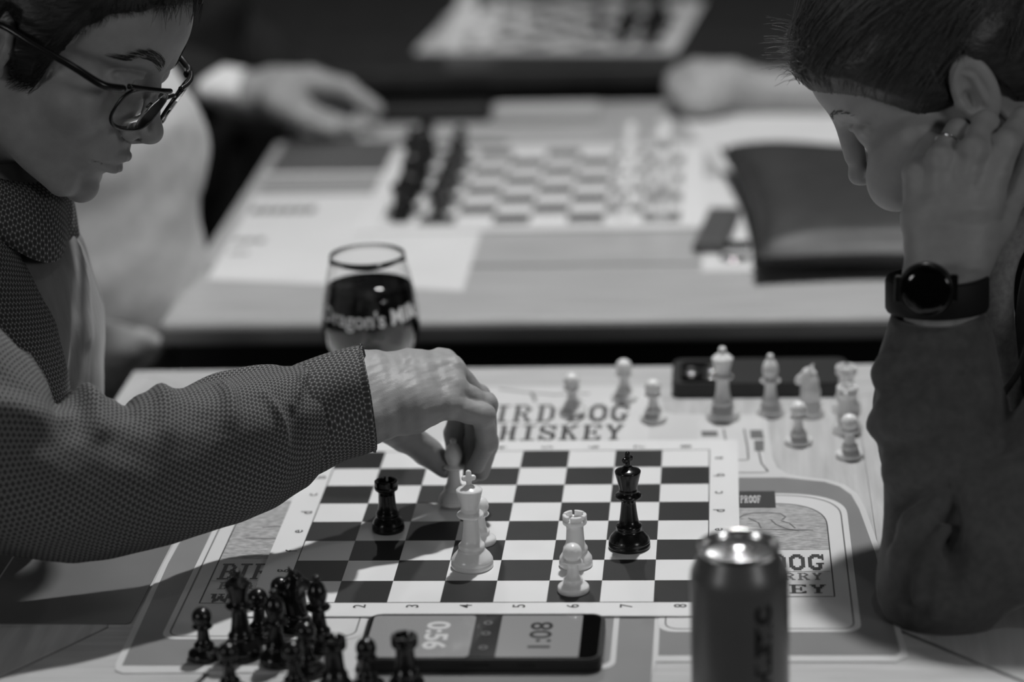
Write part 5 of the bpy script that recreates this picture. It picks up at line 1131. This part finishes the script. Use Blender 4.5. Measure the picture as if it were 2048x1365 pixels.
# pale sweater, sitting left of the second table
M_swl = mat('pale_knit', 0.46, 0.9, 0.15, noise=0.08, nscale=60, bump=0.3, bscale=150)
ha = simple_hand([[(W3(205, 640, 0.60), 0.026), (W3(235, 690, 0.60), 0.030)], [(W3(225, 700, 0.60), 0.012), (W3(262, 722, 0.60), 0.011), (W3(285, 730, 0.60), 0.009)], [(W3(210, 705, 0.60), 0.012), (W3(238, 735, 0.60), 0.011), (W3(262, 745, 0.60), 0.009)], [(W3(235, 680, 0.60), 0.012), (W3(275, 700, 0.60), 0.011), (W3(305, 712, 0.60), 0.009)], [(W3(240, 670, 0.60), 0.012), (W3(285, 680, 0.60), 0.011), (W3(318, 690, 0.60), 0.009)], [(W3(200, 650, 0.585), 0.014), (W3(190, 690, 0.58), 0.011), (W3(205, 720, 0.58), 0.009)]])
dist_person((-0.66, 0.74, -0.75), [[((-0.66, 0.74, -0.28), 0.15), ((-0.575, 0.74, 0.00), 0.185), ((-0.555, 0.74, 0.13), 0.165), ((-0.60, 0.74, 0.30), 0.09)], [((-0.62, 0.56, 0.27), 0.075), ((-0.62, 0.92, 0.27), 0.075)],
            [((-0.62, 0.55, 0.27), 0.070), ((-0.66, 0.52, 0.02), 0.058), ((-0.53, 0.58, -0.06), 0.044)], [((-0.62, 0.93, 0.27), 0.07), ((-0.60, 0.97, 0.03), 0.056), ((-0.50, 0.90, -0.07), 0.042)]],
            (np.array([-0.57, 0.74, 0.50]), rotm(0, 0.35, 0)), 'person in a pale knitted sweater sitting at the left of the grey table', M_swl, [ha], box_lo=(-0.90, 0.42, -0.46), box_hi=(-0.30, 1.08, 0.42),
            extra_cloth=[loft('trouser_leg', [((-0.74, y, -0.20), (-0.70, y, -0.44), 0.10), ((-0.55, y, -0.22), (-0.55, y, -0.43), 0.09), ((-0.34, y, -0.25), (-0.36, y, -0.42), 0.08), ((-0.27, y, -0.30), (-0.39, y, -0.45), 0.07), ((-0.26, y, -0.55), (-0.38, y, -0.55), 0.06), ((-0.27, y, -0.74), (-0.38, y, -0.74), 0.055)], M_jean, None, 32, 30) for y in (0.64, 0.84)])
# dark jacket with a white cuff, hand over the far left of the second table
yB = 1.335
B = lambda u, v, dy=0.0: W3(u, v, yB + dy)
hb = simple_hand([[(B(440, 190), 0.030), (B(500, 190), 0.030), (B(560, 192), 0.034)], [(B(545, 172, .02), 0.026), (B(620, 165, .02), 0.020), (B(690, 178, .01), 0.014), (B(752, 218), 0.010)], [(B(560, 180, .04), 0.022), (B(640, 172, .04), 0.015), (B(705, 190, .03), 0.012), (B(748, 226, .02), 0.009)],
                  [(B(560, 200, -.01), 0.024), (B(620, 232, -.02), 0.016), (B(680, 250, -.02), 0.011), (B(712, 262, -.02), 0.009)], [(B(550, 205, -.03), 0.022), (B(610, 240, -.035), 0.014), (B(660, 262, -.035), 0.010)], [(B(560, 190), 0.020), (B(600, 180, .045), 0.014), (B(650, 200, .055), 0.011), (B(700, 222, .05), 0.009)]], 0.008)
M_jack = mat('dark_jacket', 0.020, 0.9, 0.15, noise=0.25, nscale=30)
cuffB = loft('shirt_cuff', [(B(385, 128), B(388, 206), 0.044), (B(440, 132), B(440, 212), 0.044), (B(488, 140), B(486, 216), 0.042)], mat('cuff_white', 0.72, 0.7), None, 40, 20, None, 2.0, 0.003)
dist_person((-0.70, 1.62, -0.75), [[((-0.72, 1.62, -0.25), 0.14), ((-0.66, 1.62, 0.0), 0.15), ((-0.63, 1.62, 0.16), 0.14), ((-0.62, 1.62, 0.30), 0.085)], [((-0.64, 1.46, 0.26), 0.07), ((-0.64, 1.78, 0.26), 0.07)], [((-0.64, 1.44, 0.26), 0.068), ((-0.68, 1.38, 0.07), 0.058), (tuple(B(330, 185)), 0.050), (tuple(B(402, 180)), 0.043)], [((-0.64, 1.80, 0.26), 0.07), ((-0.58, 1.84, 0.05), 0.055), ((-0.38, 1.72, -0.06), 0.045)]],
            (np.array([-0.57, 1.62, 0.50]), rotm(0, 0.4, 0)), 'person in a dark jacket with a white cuff, hand over the grey table', M_jack, [hb], box_lo=(-0.95, 1.24, -0.46), box_hi=(-0.30, 1.96, 0.42), extra_cloth=[cuffB])
# bare forearm and fist at the right of the second table
yC = 1.435
Cc = lambda u, v, dy=0.0: W3(u, v, yC + dy)
hc = simple_hand([[(Cc(1400, 172), 0.036), (Cc(1460, 172), 0.034), (Cc(1520, 185), 0.030), (Cc(1640, 190), 0.036), (Cc(1800, 186), 0.042), (Cc(1960, 178), 0.044)], [(Cc(1390, 150, .02), 0.022), (Cc(1356, 160, .01), 0.016), (Cc(1352, 196), 0.013)], [(Cc(1400, 160), 0.022), (Cc(1352, 176, -.01), 0.015), (Cc(1362, 206, -.01), 0.013)], [(Cc(1410, 180, -.02), 0.021), (Cc(1362, 192, -.03), 0.014), (Cc(1380, 216, -.02), 0.012)], [(Cc(1420, 195, -.03), 0.019), (Cc(1378, 206, -.045), 0.013), (Cc(1400, 222, -.03), 0.011)], [(Cc(1440, 200, -.03), 0.018), (Cc(1410, 214, -.05), 0.013), (Cc(1380, 216, -.05), 0.011)]], 0.007)
dist_person((0.86, 1.50, -0.75), [[((0.88, 1.50, -0.25), 0.14), ((0.86, 1.50, 0.0), 0.15), ((0.84, 1.50, 0.16), 0.14), ((0.82, 1.50, 0.30), 0.085)], [((0.84, 1.34, 0.26), 0.07), ((0.84, 1.66, 0.26), 0.07)], [((0.84, 1.34, 0.26), 0.068), ((0.76, 1.36, 0.12), 0.060), ((0.66, 1.40, 0.05), 0.058)], [((0.84, 1.68, 0.26), 0.068), ((0.80, 1.72, 0.06), 0.055), ((0.60, 1.62, 0.045), 0.045)]],
            (np.array([0.78, 1.50, 0.50]), rotm(PI, 0.4, 0)), 'person resting a bare forearm and fist on the white paper sheet', M_jack, [hc, simple_hand([[(tuple(Cc(1960, 178)), 0.044), ((0.66, 1.40, 0.05), 0.048)]])], box_lo=(0.50, 1.20, -0.46), box_hi=(1.10, 1.86, 0.42))
